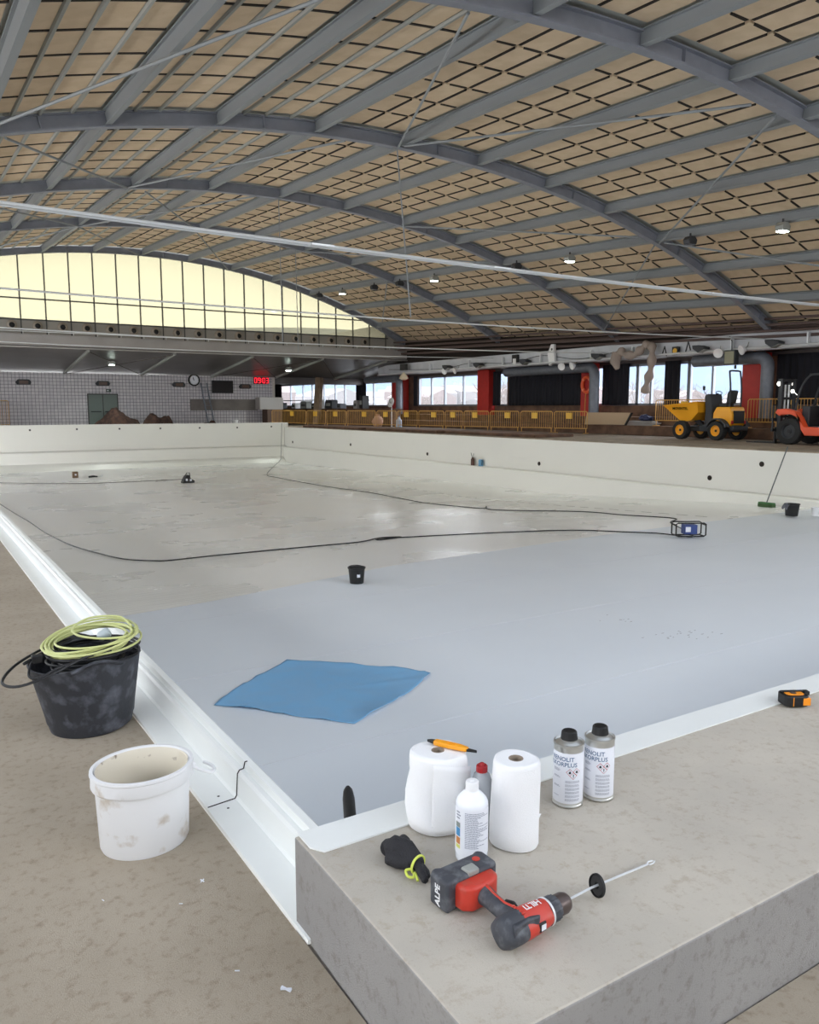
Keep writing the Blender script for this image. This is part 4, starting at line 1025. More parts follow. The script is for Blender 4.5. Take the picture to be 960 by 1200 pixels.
for s in (-1, 1):
    b = MB(); b.tube(smooth_path([(.85,s*.5,1.1),(.72,s*.5,1.75),(.45,s*.5,2.18),(.1,s*.5,2.25),(-.6,s*.5,2.25),(-.9,s*.5,1.9),(-1.0,s*.5,1.2)], 4), .035, 8); b.build('guard_post', M['machine_dark'], fk)
b = MB()
for k in range(6): b.box(-.6+.2*k,-.56+.2*k,-.5,.5,2.24,2.28)
b.build('roof_grid', M['machine_dark'], fk)
b = MB(); b.box(-.35,.15,-.24,.24,.95,1.08); b.box(-.45,-.33,-.24,.24,1.0,1.55); b.build('seat', M['black'], fk, bevel=.03)
b = MB(); b.box(.45,.72,-.35,.35,.6,1.25); b.build('dashboard', M['machine_dark'], fk, bevel=.04)
b = MB(); b.tube([(.42+.04*math.sin(t),.16*math.cos(t),1.38+.14*math.sin(t)) for t in [2*PI*i/20 for i in range(20)]], .014, 6, closed=True); b.tube([(.42,0,1.38),(.55,0,1.2)], .02, 6); b.build('steering_wheel', M['black'], fk)
b = MB(); b.lathe([(.06,0),(.065,.02),(1e-4,.03)], 14, Matrix.Translation((.9,.62,1.72)) @ Matrix.Rotation(-PI/2,4,'X')); b.tube([(.8,.52,1.6),(.9,.61,1.72)], .01, 5); b.build('mirror', M['lamp_white'], fk)

# ---- barriers
def barrier(p, q, z, label, group, h=1.02, leg=.24, sign=True, plate=.5):
    p, q = Vector((*p, z)), Vector((*q, z)); L = (q-p).length; ang = math.atan2(q.y-p.y, q.x-p.x)
    t = thing('crowd_barrier', label, 'barrier', p, rz=ang, group=group)
    fr_ = MB(); fr_.tube([(.04,0,leg),(.04,0,h-.06),(.10,0,h),(L-.10,0,h),(L-.04,0,h-.06),(L-.04,0,leg)], .021, 6, closed=True)
    fr_.build('frame', M['barrier_yellow'], t)
    b = MB(); nn = max(6, int((L-.2)/.11))
    for k in range(1, nn): x = .04+(L-.08)*k/nn; b.tube([(x,0,leg),(x,0,h)], .009, 5)
    b.build('bars', M['barrier_yellow'], t)
    for x in (.09, L-.09):
        b = MB(); b.tube([(x,0,leg+.02),(x,0,.03)], .018, 6); b.box(x-.02,x+.02,-.22,.22,0,.03); b.build('foot', M['barrier_yellow'], t)
    if sign:
        b = MB(); b.box(L*plate-.15,L*plate+.15,-.035,-.022,h-.34,h-.06); b.box(L*plate-.15,L*plate+.15,.022,.035,h-.34,h-.06); b.build('plate', M['sign_yellow'], t)
    return t
P0, P1 = Vector((20.75,47.9)), Vector((26.75,26.85))
def ray_x(px):
    a = math.radians(32.27) + math.atan((px-480)/947.0); dx, dy = math.sin(a), math.cos(a)
    e = P1-P0; den = dx*(-e.y) + dy*e.x; s = (P0.x*(-e.y)+P0.y*e.x)/den
    return Vector((dx*s, dy*s))
px_ = [318,359,382,406,441,465,490,521,543,574,609.5,649,690]
names = ['farthest, beside the tiled wall','second from the far end','third from the far end','fourth from the far end','fifth from the far end','sixth from the far end','middle one, in front of the bright windows',
         'sixth from the life ring','fifth from the life ring','fourth from the life ring','third from the life ring','second from the life ring']
names[-1] = 'nearest, below the life ring'; names[-2] = 'next to the nearest'; names[-3] = 'third from the nearest'; names[-4] = 'fourth from the nearest'; names[-5] = 'fifth from the nearest'
for k in range(12):
    a, c = ray_x(px_[k]), ray_x(px_[k+1]); e = (c-a).normalized()*.02
    barrier(a+e, c-e, ZR, 'yellow crowd barrier in the long deck row, %s' % names[k], 'crowd barriers along the deck', plate=.45 if k % 3 else .6)
barrier((27.5,23.75),(27.5,20.7), .68, 'yellow steel crowd barrier on the step behind the dumper skip', 'crowd barriers on the step', h=1.1)
barrier((27.5,19.3),(27.5,17.95), .68, 'yellow steel crowd barrier on the step between dumper and forklift, left of the pair', 'crowd barriers on the step', h=1.1, sign=False)
barrier((27.5,17.9),(27.5,16.2), .68, 'yellow steel crowd barrier with a yellow plate behind the forklift mast', 'crowd barriers on the step', h=1.1, plate=.3)
barrier((4.0,50.6),(5.3,51.2), ZR, 'yellow steel crowd barrier by the tiled wall at the far left edge', 'crowd barriers by the tiled wall', h=1.6)

# ---- columns, ducts, curtains
for k, (ya, yb, x0) in enumerate([(46.0,47.4,28.5),(36.7,37.75,28.5),(28.55,29.3,28.5),(19.35,20.3,28.5)]):
    b = MB(); b.box(x0, x0+.49, ya, yb, 1.05, 3.61); b.build('column', M['red_paint'], kind=S, bevel=.02)
def curtain(y0, y1, label, x=28.86, z0=1.58, z1=3.5, tie=0, m_='black_cloth'):
    b = MB(); n_ = max(10, int((y1-y0)/.07)); q = random.Random(int(y0*10)); ph = [q.uniform(-.5,.5) for _ in range(n_+1)]
    def cf(i, j):
        w = 1 - tie*math.sin(PI*(1-j))*.4 if tie else 1
        yc = (y0+y1)/2
        return (x - .05*math.sin(i*n_*1.6+ph[int(i*n_)])*(.6+.4*(1-j)), yc+((y0+(y1-y0)*i)-yc)*w, z0+(z1-z0)*j)
    b.grid(n_, 8, cf); o = b.build('curtain', M[m_], solid=.006); return tag(o, label, 'curtain', 'black curtains along the window wall')
curtain(29.1, 35.35, 'widest black curtain, closed between two red columns beside the life ring')
curtain(26.5, 28.2, 'black curtain right of the grey duct near the life ring')
curtain(23.6, 24.45, 'narrow black curtain hanging between the windows behind the dumper skip')
curtain(17.2, 19.05, 'black curtain hanging behind the forklift mast, right of the red column')
curtain(44.7, 45.2, 'narrow black curtain right of the farthest red column')
curtain(51.6, 53.2, 'narrow black curtain beside the far windows, above the bar counter')
curtain(67.0, 69.6, 'farthest black curtain next to the tiled wall')
curtain(36.0, 36.75, 'black curtain strip right of the second red column')
curtain(20.2, 20.55, 'black curtain strip just left of the red column behind the dumper', x=28.9)
def duct(yv, ylong, label, x=28.0, r=.24, zt=3.36):
    b = MB(); pts = [(x, yv, 1.05),(x, yv, zt-.35)] + [(x, yv+.35-.35*math.cos(a), zt-.35+.35*math.sin(a)) for a in [PI/2*k/5 for k in range(1, 6)]] + [(x, ylong, zt)]
    b.tube(pts, r, 16); o = b.build('air_duct', M['duct_grey']); tag(o, label, 'duct', 'grey air ducts beside the columns')
duct(27.9, 34.5, 'grey round air duct bending down right of the red column with the life ring')
duct(18.85, 22.2, 'grey round air duct bending down behind the dumper, right of the nearest red column')
duct(45.6, 50.0, 'grey round air duct bending down beside the farthest red column')

# ---- life ring
lr = thing('life_ring', 'orange life ring hanging on the red column', 'life ring', (28.40,28.8,2.57))
b = MB(); b.tube([(0,.30*math.cos(t),.36*math.sin(t)) for t in [2*PI*k/32 for k in range(32)]], .085, 12, closed=True); b.build('ring', mat('ring_orange', (232,96,52), .5), lr)
for k in range(4):
    t = PI/4+PI/2*k; b = MB(); b.tube([(0,.30*math.cos(t-.12),.36*math.sin(t-.12)),(0,.30*math.cos(t+.12),.36*math.sin(t+.12))], .09, 12); b.build('strap', M['label_white'] if False else mat('strap_pale%d' % k, (240,140,100), .5), lr)
b = MB(); b.tube([(-.05,0,-.4),(-.05,.05,-1.5)], .02, 6); tag(b.build('ring_pole', M['barrier_yellow'], lr), 'pale pole below the ring')

# ---- leaning panel, planks, crates on the step
t = thing('leaning_panel', 'large beige board leaning against the step below the black curtain', 'board', (27.12,26.2,ZR))
b = MB(); b.prism([(-1.05,.45),(-1.35,.98),(1.35,.98),(1.4,.42)], 0, .05, 'x', Matrix.Rotation(math.radians(6),4,'Y')); b.build('board', mat('board_beige', (176,152,124), .8), t)
b = MB(); b.prism([(-1.12,.42),(-1.42,.98),(-1.35,.98),(-1.05,.42)], -.02, .06, 'x', Matrix.Rotation(math.radians(6),4,'Y')); b.build('edge', M['black'], t)
t = thing('plank_stack', 'grey planks stacked on the low step right of the leaning board', 'planks', (27.7,24.5,.68))
for k, (y0, y1, z, dx) in enumerate([(-.7,.9,.0,0),(-.75,.8,.07,.03),(-.6,.85,.14,-.02)]):
    b = MB(); b.box(-.2+dx,.2+dx,y0,y1,z,z+.06); b.build('plank', M['beam_grey'], t)
t = thing('tarp_bundle', 'crumpled dark blue tarpaulin lying on the stacked planks', 'tarpaulin', (27.7,24.4,.88))
b = MB(); b.sphere((0,0,.12), .3, 14, 8, (.6,1.3,.5)); q = random.Random(8)
b.v = [(x+q.gauss(0,.03), y+q.gauss(0,.03), max(0, z+q.gauss(0,.03))) for x, y, z in b.v]; b.build('tarp', mat('tarp', (44,50,84), .7), t)

# ---- lamps and fittings along the white service beam
def floodlight(loc, rz, label, name='floodlight'):
    t = thing(name, label, 'lamp', loc, rz=rz, group='floodlights along the service beam')
    b = MB(); b.prism([(-.30,-.05),(-.02,-.17),(.22,-.02),(.26,.12),(-.05,.12),(-.32,.03)], -.2, .2, 'x'); b.build('housing', M['machine_dark'], t, bevel=.02)
    b = MB(); b.prism([(-.31,-.06),(-.03,-.18),(-.02,-.165),(-.30,-.045)], -.18, .18, 'x'); b.build('glass', M['rib_grey'], t)
    b = MB(); b.tube([(.1,0,.1),(.22,0,.1),(.24,0,-.05)], .015, 5); b.build('bracket', M['galv'], t)
for y, lab in ((38.9,'dark floodlight on the white beam nearest the gable'),(35.9,'dark floodlight on the white beam, above the second red column'),(32.0,'dark floodlight on the white beam, above the big curtain'),
               (26.9,'dark floodlight on the white beam, just left of the hanging cloth'),(21.3,'dark floodlight on the white beam, above the dumper'),(18.1,'dark floodlight on the white beam, above the forklift')):
    floodlight((27.16, y, 3.80), 0, lab)
def horn(loc, label, yaw_):
    t = thing('horn_lamp', label, 'lamp', loc, rz=yaw_, group='round white spot lamps under the beam')
    b = MB(); b.lathe([(.04,0),(.09,.03),(.17,.13),(.185,.2),(.17,.2),(1e-4,.12)], 24, Matrix.Rotation(math.radians(-108),4,'Y')); b.build('shade', M['white_plastic'], t)
    b = MB(); b.tube([(.0,0,0),(.08,0,.1),(.12,0,.25)], .02, 6); b.build('arm', M['rib_grey'], t)
for (y, z, yw, l) in ((29.3,3.48,.3,'round white spot lamp left of the red column with the life ring, left of two'),(28.5,3.48,-.2,'round white spot lamp left of the red column with the life ring, right of two'),
                   (20.5,3.62,.35,'round white spot lamp over the dumper, left of the grey box'),(19.35,3.68,-.4,'round white spot lamp over the dumper, right of the grey box'),
                   (39.2,3.62,.2,'round white spot lamp under the beam near the far windows, left of two'),(38.1,3.62,-.2,'round white spot lamp under the beam near the far windows, right of two')):
    horn((27.3, y, z), l, yw)
t = thing('control_box', 'grey box with a beige front hanging under the beam over the dumper', 'box', (27.2,19.88,3.1))
b = MB(); b.box(-.12,.12,-.24,.24,0,.55); b.build('case', M['machine_dark'], t, bevel=.01); b = MB(); b.box(-.14,-.12,-.2,.2,.04,.5); b.build('front', mat('box_beige', (150,148,124), .6), t)
b = MB(); b.tube([(0,0,.55),(.05,.05,.9),(.25,.3,1.1)], .02, 6); b.build('cable', M['cable_black'], t)
t = thing('wall_speaker', 'small square dark speaker with a pale cone on the white beam', 'speaker', (27.36,22.65,3.62))
b = MB(); b.box(-.08,.06,-.15,.15,0,.34); b.build('case', M['black'], t, bevel=.01); b = MB(); b.lathe([(.11,0),(.1,.01),(.04,.0),(1e-4,.02)], 20, Matrix.Translation((-.08,0,.17)) @ Matrix.Rotation(-PI/2,4,'Y')); b.build('cone', M['sign_yellow'], t)
t = thing('wall_speaker', 'white box speaker on the beam above the big black curtain', 'speaker', (27.38,30.1,3.5))
b = MB(); b.prism([(-.18,.2),(.2,.0),(.34,.6),(.1,1.05),(-.1,1.05)], -.1, .06, 'x'); b.build('case', M['white_plastic'], t, bevel=.02); b = MB(); b.lathe([(.06,0),(1e-4,.01)], 12, Matrix.Translation((-.1,.02,.8)) @ Matrix.Rotation(-PI/2,4,'Y')); b.build('cone', M['frame_dark'], t)
t = thing('junction_box', 'black and white junction box on the beam above the left half of the big curtain', 'box', (27.4,33.0,3.7))
b = MB(); b.box(-.08,.05,-.22,.22,.1,.5); b.build('case', M['black'], t); b = MB(); b.box(-.1,-.08,-.12,.12,.0,.3); b.build('cover', M['white_plastic'], t)
t = thing('work_light', 'cream lantern with a black grille on the beam end near the far bar', 'lamp', (27.1,43.6,3.2))
b = MB(); b.box(-.1,.1,-.3,.3,.6,1.0); b.build('case', M['frame_dark'], t); b = MB(); b.lathe([(.12,0),(.3,.1),(.2,.3),(1e-4,.5)], 12, Matrix.Translation((0,0,0))); b.build('shade', mat('cream', (236,220,190), .6), t)
# hanging cloth over the beam
b = MB(); pts = smooth_path([(27.15,25.75,3.55),(27.15,25.55,3.95),(27.1,25.25,3.8),(27.1,24.7,3.72),(27.12,24.3,3.95),(27.15,24.05,4.12),(27.12,23.75,4.05),(27.1,23.68,3.6),(27.1,23.75,3.0),(27.1,23.9,2.5),(27.1,24.0,2.05)], 6)
b.tube(pts, [.16+.05*math.sin(i*.9) for i in range(len(pts)-1)]+[.08], 14)
b.tube([(27.12,25.72,3.9),(27.08,25.75,3.5),(27.1,25.6,3.15)], [.2,.24,.1], 12)
o = b.build('hanging_cloth', mat('cloth_taupe', (160,146,136), .9, bump=.5, bscale=12)); tag(o, 'long twisted taupe cloth draped over the white beam and hanging before the window', 'cloth'); remesh(o, .035)
b = MB()
for x, y, z, s in ((27.3,22.0,4.12,1),(27.3,23.2,4.0,-1)): b.tube([(x,y+.12*s,z-.4),(x,y,z),(x,y-.12*s,z-.35)], .03, 5)
tag(b.build('cable_loop', M['cable_black']), 'short black cable loops stuck up on the white beam beside the hanging cloth', 'cable')
b = MB(); b.tube(smooth_path([(27.44,46,3.95),(27.42,40,3.75),(27.44,37,3.95),(27.42,33.5,3.8),(27.44,31,4.05),(27.42,28.4,3.75),(27.44,26,3.95)], 6), .014, 5); tag(b.build('beam_cable', M['cable_black']), 'thin black cable sagging along the face of the white service beam', 'cable')
b = MB(); b.tube([(27.3,10,3.68),(27.3,47,3.66)], .05, 8); b.build('trim_5', M['galv'], kind=S)
for y in (16.9,20,25.0,27.5,31,34,37,41): 
    b = MB(); b.box(27.3,27.45,y-.03,y+.03,3.65,4.1); b.build('trim_6', M['galv'], kind=S)

# ---- far wall things
def wall_lamp(x, z, label):
    t = thing('wall_lamp', label, 'lamp', (x, 51.99, z), group='dark lamps on the tiled wall')
    b = MB(); b.prism([(-.34,-.14),(.34,-.14),(.42,.0),(.3,.16),(-.3,.16),(-.42,0)], -.24, -.04, 'y'); b.build('housing', M['machine_dark'], t, bevel=.03)
    b = MB(); b.box(-.24,.24,-.26,-.238,-.09,.10); b.build('glass', mat('lamp_glass%d' % int(x), (92,72,62), .4), t)
    b = MB(); b.box(-.05,.05,-.05,0,-.05,.05); b.build('mount', M['black'], t)
wall_lamp(6.2,2.93,'dark wall lamp on the tiled wall, left of the green door'); wall_lamp(10.6,2.92,'dark wall lamp on the tiled wall above the green door')
wall_lamp(15.25,2.92,'dark wall lamp on the tiled wall just left of the round clock'); wall_lamp(19.7,2.87,'dark wall lamp on the tiled wall between screen and digital clock')
t = thing('wall_clock', 'round wall clock with a white face and black rim on the tiled wall', 'clock', (16.28,51.99,3.24))
Mc = Matrix.Rotation(PI/2,4,'X')
b = MB(); b.lathe([(.38,0),(.39,.05),(.37,.09),(.30,.085),(.30,0)], 36, Mc); b.build('rim', M['black'], t)
b = MB(); b.lathe([(.315,.03),(1e-4,.035)], 36, Mc); b.build('face', M['label_white'], t)
b = MB(); b.bar((0,-.04,-.03),(-.06,-.04,.2),.03,.01,up=(0,1,0)); b.build('minute_hand', M['black'], t)
b = MB(); b.bar((0,-.045,-.02),(-.07,-.045,.12),.035,.01,up=(0,1,0)); b.build('hour_hand', M['black'], t)
b = MB()
for k in range(12): b.bar((.25*math.sin(PI/6*k),-.038,.25*math.cos(PI/6*k)),(.29*math.sin(PI/6*k),-.038,.29*math.cos(PI/6*k)),.015,.01,up=(0,1,0))
b.build('ticks', M['black'], t)
ld = thing('ladder', 'aluminium ladder leaning on the tiled wall beside the dark screen', 'ladder', (17.0,51.4,ZR))
for s in (-.2,.2):
    b = MB(); b.bar((s+.16,-.05,0),(s-.12,.45,2.8),.05,.08); b.build('rail', M['frame_alu'], ld)
for k in range(9):
    f_ = (k+.6)/9.6; b = MB(); b.tube([(-.2+.16-.28*f_,-.05+.5*f_,2.8*f_),(.2+.16-.28*f_,-.05+.5*f_,2.8*f_)], .02, 6); b.build('rung', M['frame_alu'], ld)
t = thing('wall_screen', 'dark flat screen hanging on the tiled wall right of the ladder', 'screen', (18.16,51.99,2.42))
b = MB(); b.box(-.72,.72,-.12,-.04,0,.82); b.build('frame', M['black'], t, bevel=.01); b = MB(); b.box(-.68,.68,-.125,-.12,.05,.78); b.build('display', mat('screen', (20,12,14), .6), t); b = MB(); b.box(-.2,.2,-.05,0,.3,.5); b.build('mount', M['black'], t)
# digital clock
t = thing('digital_clock', 'red glowing digital clock reading 09:03 on the tiled wall', 'clock', (20.85,51.99,3.07))
b = MB(); b.box(-.52,.58,-.10,-.0,-.02,.46); b.build('case', M['black'], t, bevel=.01)
mat('led_red', (255,40,50), .5, emit=(255,40,60), estr=1.3)
SEG = {'a':((0,1,1,1)),'b':((1,.5,1,1)),'c':((1,0,1,.5)),'d':((0,0,1,0)),'e':((0,0,0,.5)),'f':((0,.5,0,1)),'g':((0,.5,1,.5))}
DIG = {'0':'abcdef','9':'abcdfg','3':'abcdg'}
for ch, x in (('0',-.45),('9',-.19),('0',.13),('3',.38)):
    b = MB()
    for sgm in DIG[ch]:
        x0, z0, x1, z1 = SEG[sgm]; b.bar((x+x0*.15,-.108,.06+z0*.32),(x+x1*.15,-.108,.06+z1*.32),.035,.012,up=(0,1,0))
    b.build('digit', M['led_red'], t)
b = MB(); b.box(.03,.065,-.112,-.10,.14,.18); b.box(.03,.065,-.112,-.10,.26,.30); b.build('colon', M['led_red'], t)
# door, sign, panels
b = MB(); b.box(9.75,11.42,51.98,52.1,ZR,2.25); dd = b.build('door_1', mat('door_green', (104,116,110), .5), kind=S)
b = MB(); b.box(10.56,10.61,51.955,51.98,ZR,2.25); b.build('door_edge', M['frame_dark'], dd)
for x in (9.85, 10.68):
    b = MB(); b.box(x,x+.6,51.90,51.95,1.2,1.25); b.build('push_bar', M['black'], dd)
b = MB(); b.box(9.68,9.75,51.95,52.1,ZR,2.32); b.box(11.42,11.49,51.95,52.1,ZR,2.32); b.box(9.68,11.49,51.95,52.1,2.25,2.32); b.build('door_frame', M['frame_dark'], dd)
t = thing('exit_sign', 'small dark sign on the tiled wall above the green door', 'sign', (10.95,51.99,2.42)); b = MB(); b.box(-.14,.14,-.05,0,0,.17); b.build('case', mat('sign_green', (70,84,76), .5), t)
b = MB(); b.box(-.09,-.02,-.056,-.05,.05,.12); b.build('pictogram', M['label_white'], t)
b = MB(); b.box(16.0,20.6,51.93,52.0,1.28,2.02); b.build('wall_panel', mat('panel_grey', (128,122,116), .7, noise=.6, nscale=1.2, rgb2=(104,96,92)), kind=S)
b = MB(); b.box(20.7,21.75,50.5,51.4,ZR,1.35); b.build('counter_base', mat('counter_brown', (92,72,62), .7), kind=S)
t = thing('kiosk_cabinet', 'light grey cabinet standing on the brown counter end at the tiled wall corner', 'cabinet', (21.15,50.95,1.35))
b = MB(); b.box(-.95,.7,-.4,.4,0,.8); b.build('cabinet_body', mat('cab_grey', (168,162,158), .6), t, bevel=.01); b = MB(); b.box(-.9,.65,-.42,-.4,.05,.75); b.build('shutter', mat('cab_grey2', (156,152,150), .6), t)
# dirt pile
def heap(x, y, w, d_, h, lab, seed):
    b = MB(); q = random.Random(seed); N = 26
    hs = [[q.random() for _ in range(N+1)] for _ in range(N+1)]
    def hf(i, j):
        u, v = i*2-1, j*2-1; r = math.hypot(u, v)
        k = max(0, 1-r*r)**.55*(.8+.2*math.sin(5*u+seed*2)); n_ = hs[int(i*N)][int(j*N)]
        return (x+u*w, y+v*d_, ZR+h*k*(.85+.3*n_)-.02)
    b.grid(N, N, hf); o = b.build('soil_heap', mat('soil%d' % seed, (78,54,44), .95, noise=.8, nscale=4, rgb2=(46,32,28), bump=.8, bscale=7), sharp=180); tag(o, lab, 'soil', kind='stuff')
heap(10.85, 49.6, 1.38, 1.0, 1.12, 'large heap of dark brown soil in front of the green door', 1)
heap(13.2, 49.5, .95, .9, .95, 'smaller heap of dark brown soil right of the large heap', 2)
heap(16.3, 49.0, .5, .4, .45, 'little heap of dark soil in front of the ladder foot', 3)
t = thing('white_pail', 'small white pail standing on the far deck before the tiled wall', 'pail', (18.1,49.5,ZR)); b = MB(); b.lathe([(1e-4,.01),(.14,0),(.17,.42),(.15,.42),(.12,.03),(1e-4,.03)], 18); b.build('pail_wall', M['white_plastic'], t)
b = MB(); b.lathe([(.172,.36),(.182,.37),(.182,.42),(.165,.42)], 18); b.build('rim', M['white_plastic'], t)

# ---- bar counter beyond the barriers
b = MB(); b.box(25.6,26.4,42.8,64.5,ZR,1.34); b.box(25.5,26.5,42.7,64.6,1.34,1.40); b.build('bar_counter', M['brown_step'], kind=S, bevel=.01)
q = random.Random(12); kinds = [('coffee_machine','dark coffee machine'),('stacked_crates','dark stacked crates'),('white_box','white box'),('bottle_rack','dark rack of bottles'),('till','black cash till')]
yy = [(62.5,'stacked_crates',.5,.5,'black'),(60.3,'coffee_machine',.8,.45,'machine_dark'),(57.6,'white_box',.7,.42,'white_plastic'),(55.8,'white_box',1.1,.55,'rib_grey'),(54.0,'till',.8,.4,'black'),(51.6,'coffee_machine',1.1,.62,'machine_dark'),(50.0,'white_box',.5,.35,'duct_grey'),(47.6,'stacked_crates',.5,.55,'cab_grey2'),(46.8,'speaker_box',.45,.85,'black')]
wh = ['at the far end of the bar counter','second from the far end of the bar counter','below the second far window','beside the leaning pole','left of the tall dark machine','in the middle of the bar counter','right of the middle machine','left of the tall black box','near the close end of the bar counter']
MATS['cab_grey2'] = bpy.data.materials['cab_grey2']
for k, (y, kd, w, h, mm) in enumerate(yy):
    desc = {'stacked_crates':'small stack of crates','coffee_machine':'dark coffee machine','white_box':'pale appliance','till':'black till','speaker_box':'tall black speaker box'}[kd]
    t = thing({'white_box':'appliance','till':'cash_till','stacked_crates':'crate_stack'}.get(kd, kd), '%s standing %s' % (desc, wh[k]), 'appliance', (26,y,1.40))
    b = MB(); b.prism([(-w/2,0),(w/2,0),(w/2,h*.7),(w*.35,h),(-w*.42,h),(-w/2,h*.8)], -.25, .25, 'x'); b.build('body', M[mm], t, bevel=.02)
    b = MB(); b.box(-.27,-.25,-w*.3,w*.3,h*.3,h*.62); b.build('front', M['rib_grey'] if mm in ('black','machine_dark') else M['frame_dark'], t)
    if kd == 'coffee_machine': b = MB(); b.tube([(-.2,-.1,h),(-.2,-.1,h+.12),(-.3,-.1,h+.12)], .02, 6); b.build('spout', M['galv'], t)
b = MB(); b.box(26.6,26.9,54.5,65,2.0,2.06); b.box(26.6,26.9,54.5,54.56,1.4,2.0); b.box(26.6,26.9,64.9,65,1.4,2.0); b.build('bar_shelf', M['rib_grey'], kind=S)
t = thing('wooden_post', 'tall rough wooden post standing among the far barriers by the bar', 'post', (24.2,50.3,ZR))
b = MB(); b.bar((0,0,0),(.15,-.25,3.25),.42,.42); b.build('post', mat('wood_post', (128,108,88), .9, noise=.8, nscale=3, rgb2=(100,84,68)), t, bevel=.03); b = MB(); b.box(-.35,.35,-.35,.35,0,.06); b.build('base', M['brown_step'], t)
t = thing('pedestal_fan', 'white pedestal fan standing beside the farthest red column', 'fan', (25.0,41.6,ZR))
b = MB(); b.lathe([(1e-4,0),(.25,.0),(.22,.04),(1e-4,.06)], 20); b.build('base', M['white_plastic'], t)
b = MB(); b.tube([(0,0,.05),(0,0,1.3)], .025, 8); b.build('pole', M['white_plastic'], t)
fm = Matrix.Translation((-.05,0,1.5)) @ Matrix.Rotation(-PI/2+.3,4,'Y')
b = MB(); b.lathe([(.26,-.05),(.3,0),(.26,.06),(1e-4,.08)], 24, fm); b.build('cage', mat('cage', (206,204,204), .5), t)
for k in range(3): b = MB(); a = 2*PI*k/3; b.add([fm @ Vector(v) for v in ((0,0,.09),(.22*math.cos(a),.22*math.sin(a),.09),(.2*math.cos(a+.7),.2*math.sin(a+.7),.10))], [(0,1,2)]); b.build('blade', M['rib_grey'], t, solid=.01)
t = thing('water_bottle', 'blue-white water bottle standing on the deck beside the pedestal fan', 'bottle', (24.9,40.6,ZR)); b = MB(); b.lathe([(1e-4,0),(.16,0),(.17,.03),(.17,.45),(.06,.6),(.05,.68),(1e-4,.68)], 20); b.build('bottle_body', mat('water', (190,210,232), .3), t); b = MB(); b.lathe([(.055,.66),(.06,.72),(1e-4,.73)], 12); b.build('cap', M['paint_blue'], t)
t = thing('rubble_sack', 'pinkish sack of rubble slumped on the deck left of the pedestal fan', 'sack', (24.6,42.6,ZR)); b = MB(); b.sphere((0,0,.34), .38, 14, 10, (.8,1.1,1)); b.v = [(x+q.gauss(0,.02), y+q.gauss(0,.02), max(0, z+q.gauss(0,.02))) for x, y, z in b.v]; b.build('sack_body', mat('sack', (190,150,130), .9), t)
b = MB(); b.tube([(0,0,.66),(.03,0,.8)], [.1,.14], 10); b.build('sack_neck', bpy.data.materials['sack'], t)

# ---- round nozzles in the gable
nz = None
nlab = ['first','second','third','fourth','fifth','sixth','seventh','eighth','ninth','tenth','eleventh','twelfth','thirteenth','fourteenth','fifteenth','sixteenth','seventeenth','eighteenth']
for i in range(18):
    x = 4.85 + 1.173*(i+.12)
    if nz is None:
        nz = thing('air_nozzle', '', 'nozzle', (x, GY-.03, 5.53)); Mn = Matrix.Rotation(PI/2,4,'X')
        b = MB(); b.lathe([(.24,0),(.25,.03),(.2,.05),(.19,.2),(.14,.24),(.13,.1),(1e-4,.1)], 24, Mn); b.build('ring', mat('nozzle', (150,140,126), .5), nz)
        b = MB(); b.lathe([(.132,.12),(1e-4,.15)], 20, Mn); b.build('bore', M['black'], nz); t = nz
    else:
        t = copy_tree(nz); t.location = (x, GY-.03, 5.53)
    tag(t, 'round beige air nozzle in the row below the arched window, %s from the left' % nlab[i], 'nozzle', 'air nozzles under the arched window')
# ---- lamps under the roof and under the gallery
def high_lamp(p, lit, label, grp):
    t = thing('high_bay_lamp', label, 'lamp', p, group=grp)
    b = MB(); b.prism([(-.16,-.13),(.16,-.13),(.2,.0),(.1,.1),(-.1,.1),(-.2,0)], -.12, .12, 'y'); b.build('housing', M['machine_dark'] if not lit else M['rib_grey'], t, bevel=.02)
    b = MB(); b.box(-.14,.14,-.10,.10,-.15,-.132); b.build('glass', mat('lamp_lit', (255,255,250), .4, emit=(236,255,244), estr=30) if lit and 'lamp_lit' not in MATS else (M['lamp_lit'] if lit else M['frame_alu']), t)
    b = MB(); b.tube([(0,0,.1),(0,0,.2)], .03, 6); b.build('mount', M['machine_dark'], t)
    if lit:
        l = bpy.data.lights.new('lamp_light', 'SPOT'); l.energy = 260; l.color = (.92,1,.95); l.spot_size = math.radians(150); l.spot_blend = .6; l.shadow_soft_size = .12
        lo = bpy.data.objects.new('lamp_light', l); col.objects.link(lo); lo.location = (p[0], p[1], p[2]-.18)
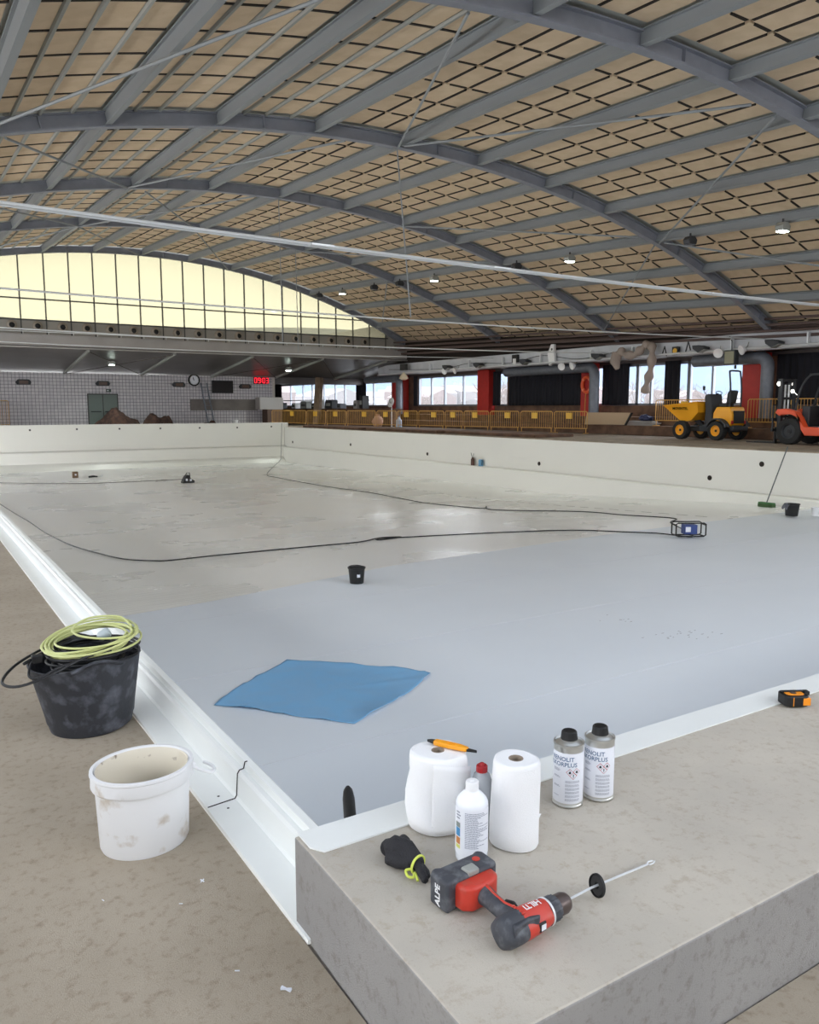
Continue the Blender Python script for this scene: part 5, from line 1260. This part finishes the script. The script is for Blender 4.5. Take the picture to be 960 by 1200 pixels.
def under_roof(x, y): th = math.asin((x-XC)/RO); return tuple(rp_(th, y, -.12))
for k, (y, lit, lab) in enumerate([(13.9,1,'lit high bay lamp nearest the camera, upper right under the roof'),(22.3,1,'lit high bay lamp, second from the camera'),(31.1,1,'lit high bay lamp, third from the camera'),(40.1,1,'lit high bay lamp farthest from the camera'),
                   (17.0,0,'dark high bay lamp between the two nearest lit lamps'),(25.3,0,'dark high bay lamp between the second and third lit lamps'),(34.1,0,'dark high bay lamp between the third and farthest lit lamps'),(43.0,0,'dark high bay lamp closest to the arched window'),(36.6,0,'dark high bay lamp just beyond the third arch from the gable')]):
    high_lamp(under_roof(21.0, y), lit, lab, 'high bay lamps under the roof')
high_lamp((10.26,47.6,3.98), 1, 'lit lamp under the gallery above the green door', 'lamps under the gallery'); high_lamp((21.0,47.6,3.92), 1, 'lit lamp under the gallery near the digital clock', 'lamps under the gallery')

# ---- bare trees outside the windows
def tree(x, y, seed, label):
    q = random.Random(seed); t = thing('bare_tree', label, 'tree', (x, y, -5)); b = MB()
    def br(p, d, L, r, lv):
        e = p + d*L; b.tube([p, p+d*L*.5+Vector((q.gauss(0,.03*L),q.gauss(0,.03*L),0)), e], [r, r*.85, r*.65], 5, caps=False)
        if lv == 0: return
        for _ in range(3 if lv > 1 else 4):
            nd = (d + Vector((q.gauss(0,.5),q.gauss(0,.5),q.gauss(.12,.3)))).normalized(); br(p+d*L*q.uniform(.55,1), nd, L*.68, r*.6, lv-1)
    br(Vector((0,0,0)), Vector((0,0,1)), 3.6, .16, 5); b.build('branches', mat('bark%d' % seed, (84,72,66), .9), t)
for k, (x, y, l) in enumerate([(38,60,'bare winter tree outside the window behind the far bar'),(52,66,'bare winter tree outside, seen over the bar counter left of the red column'),(39,50,'bare winter tree outside the long window, at its left end'),(48,78,'bare winter tree outside, right of the leaning pole'),(44,36,'bare winter tree outside the window behind the dumper'),(46,57.5,'bare winter tree outside the long window, right half'),(46,41,'bare winter tree outside left of the hanging cloth')]):
    tree(x, y, k+30, l)
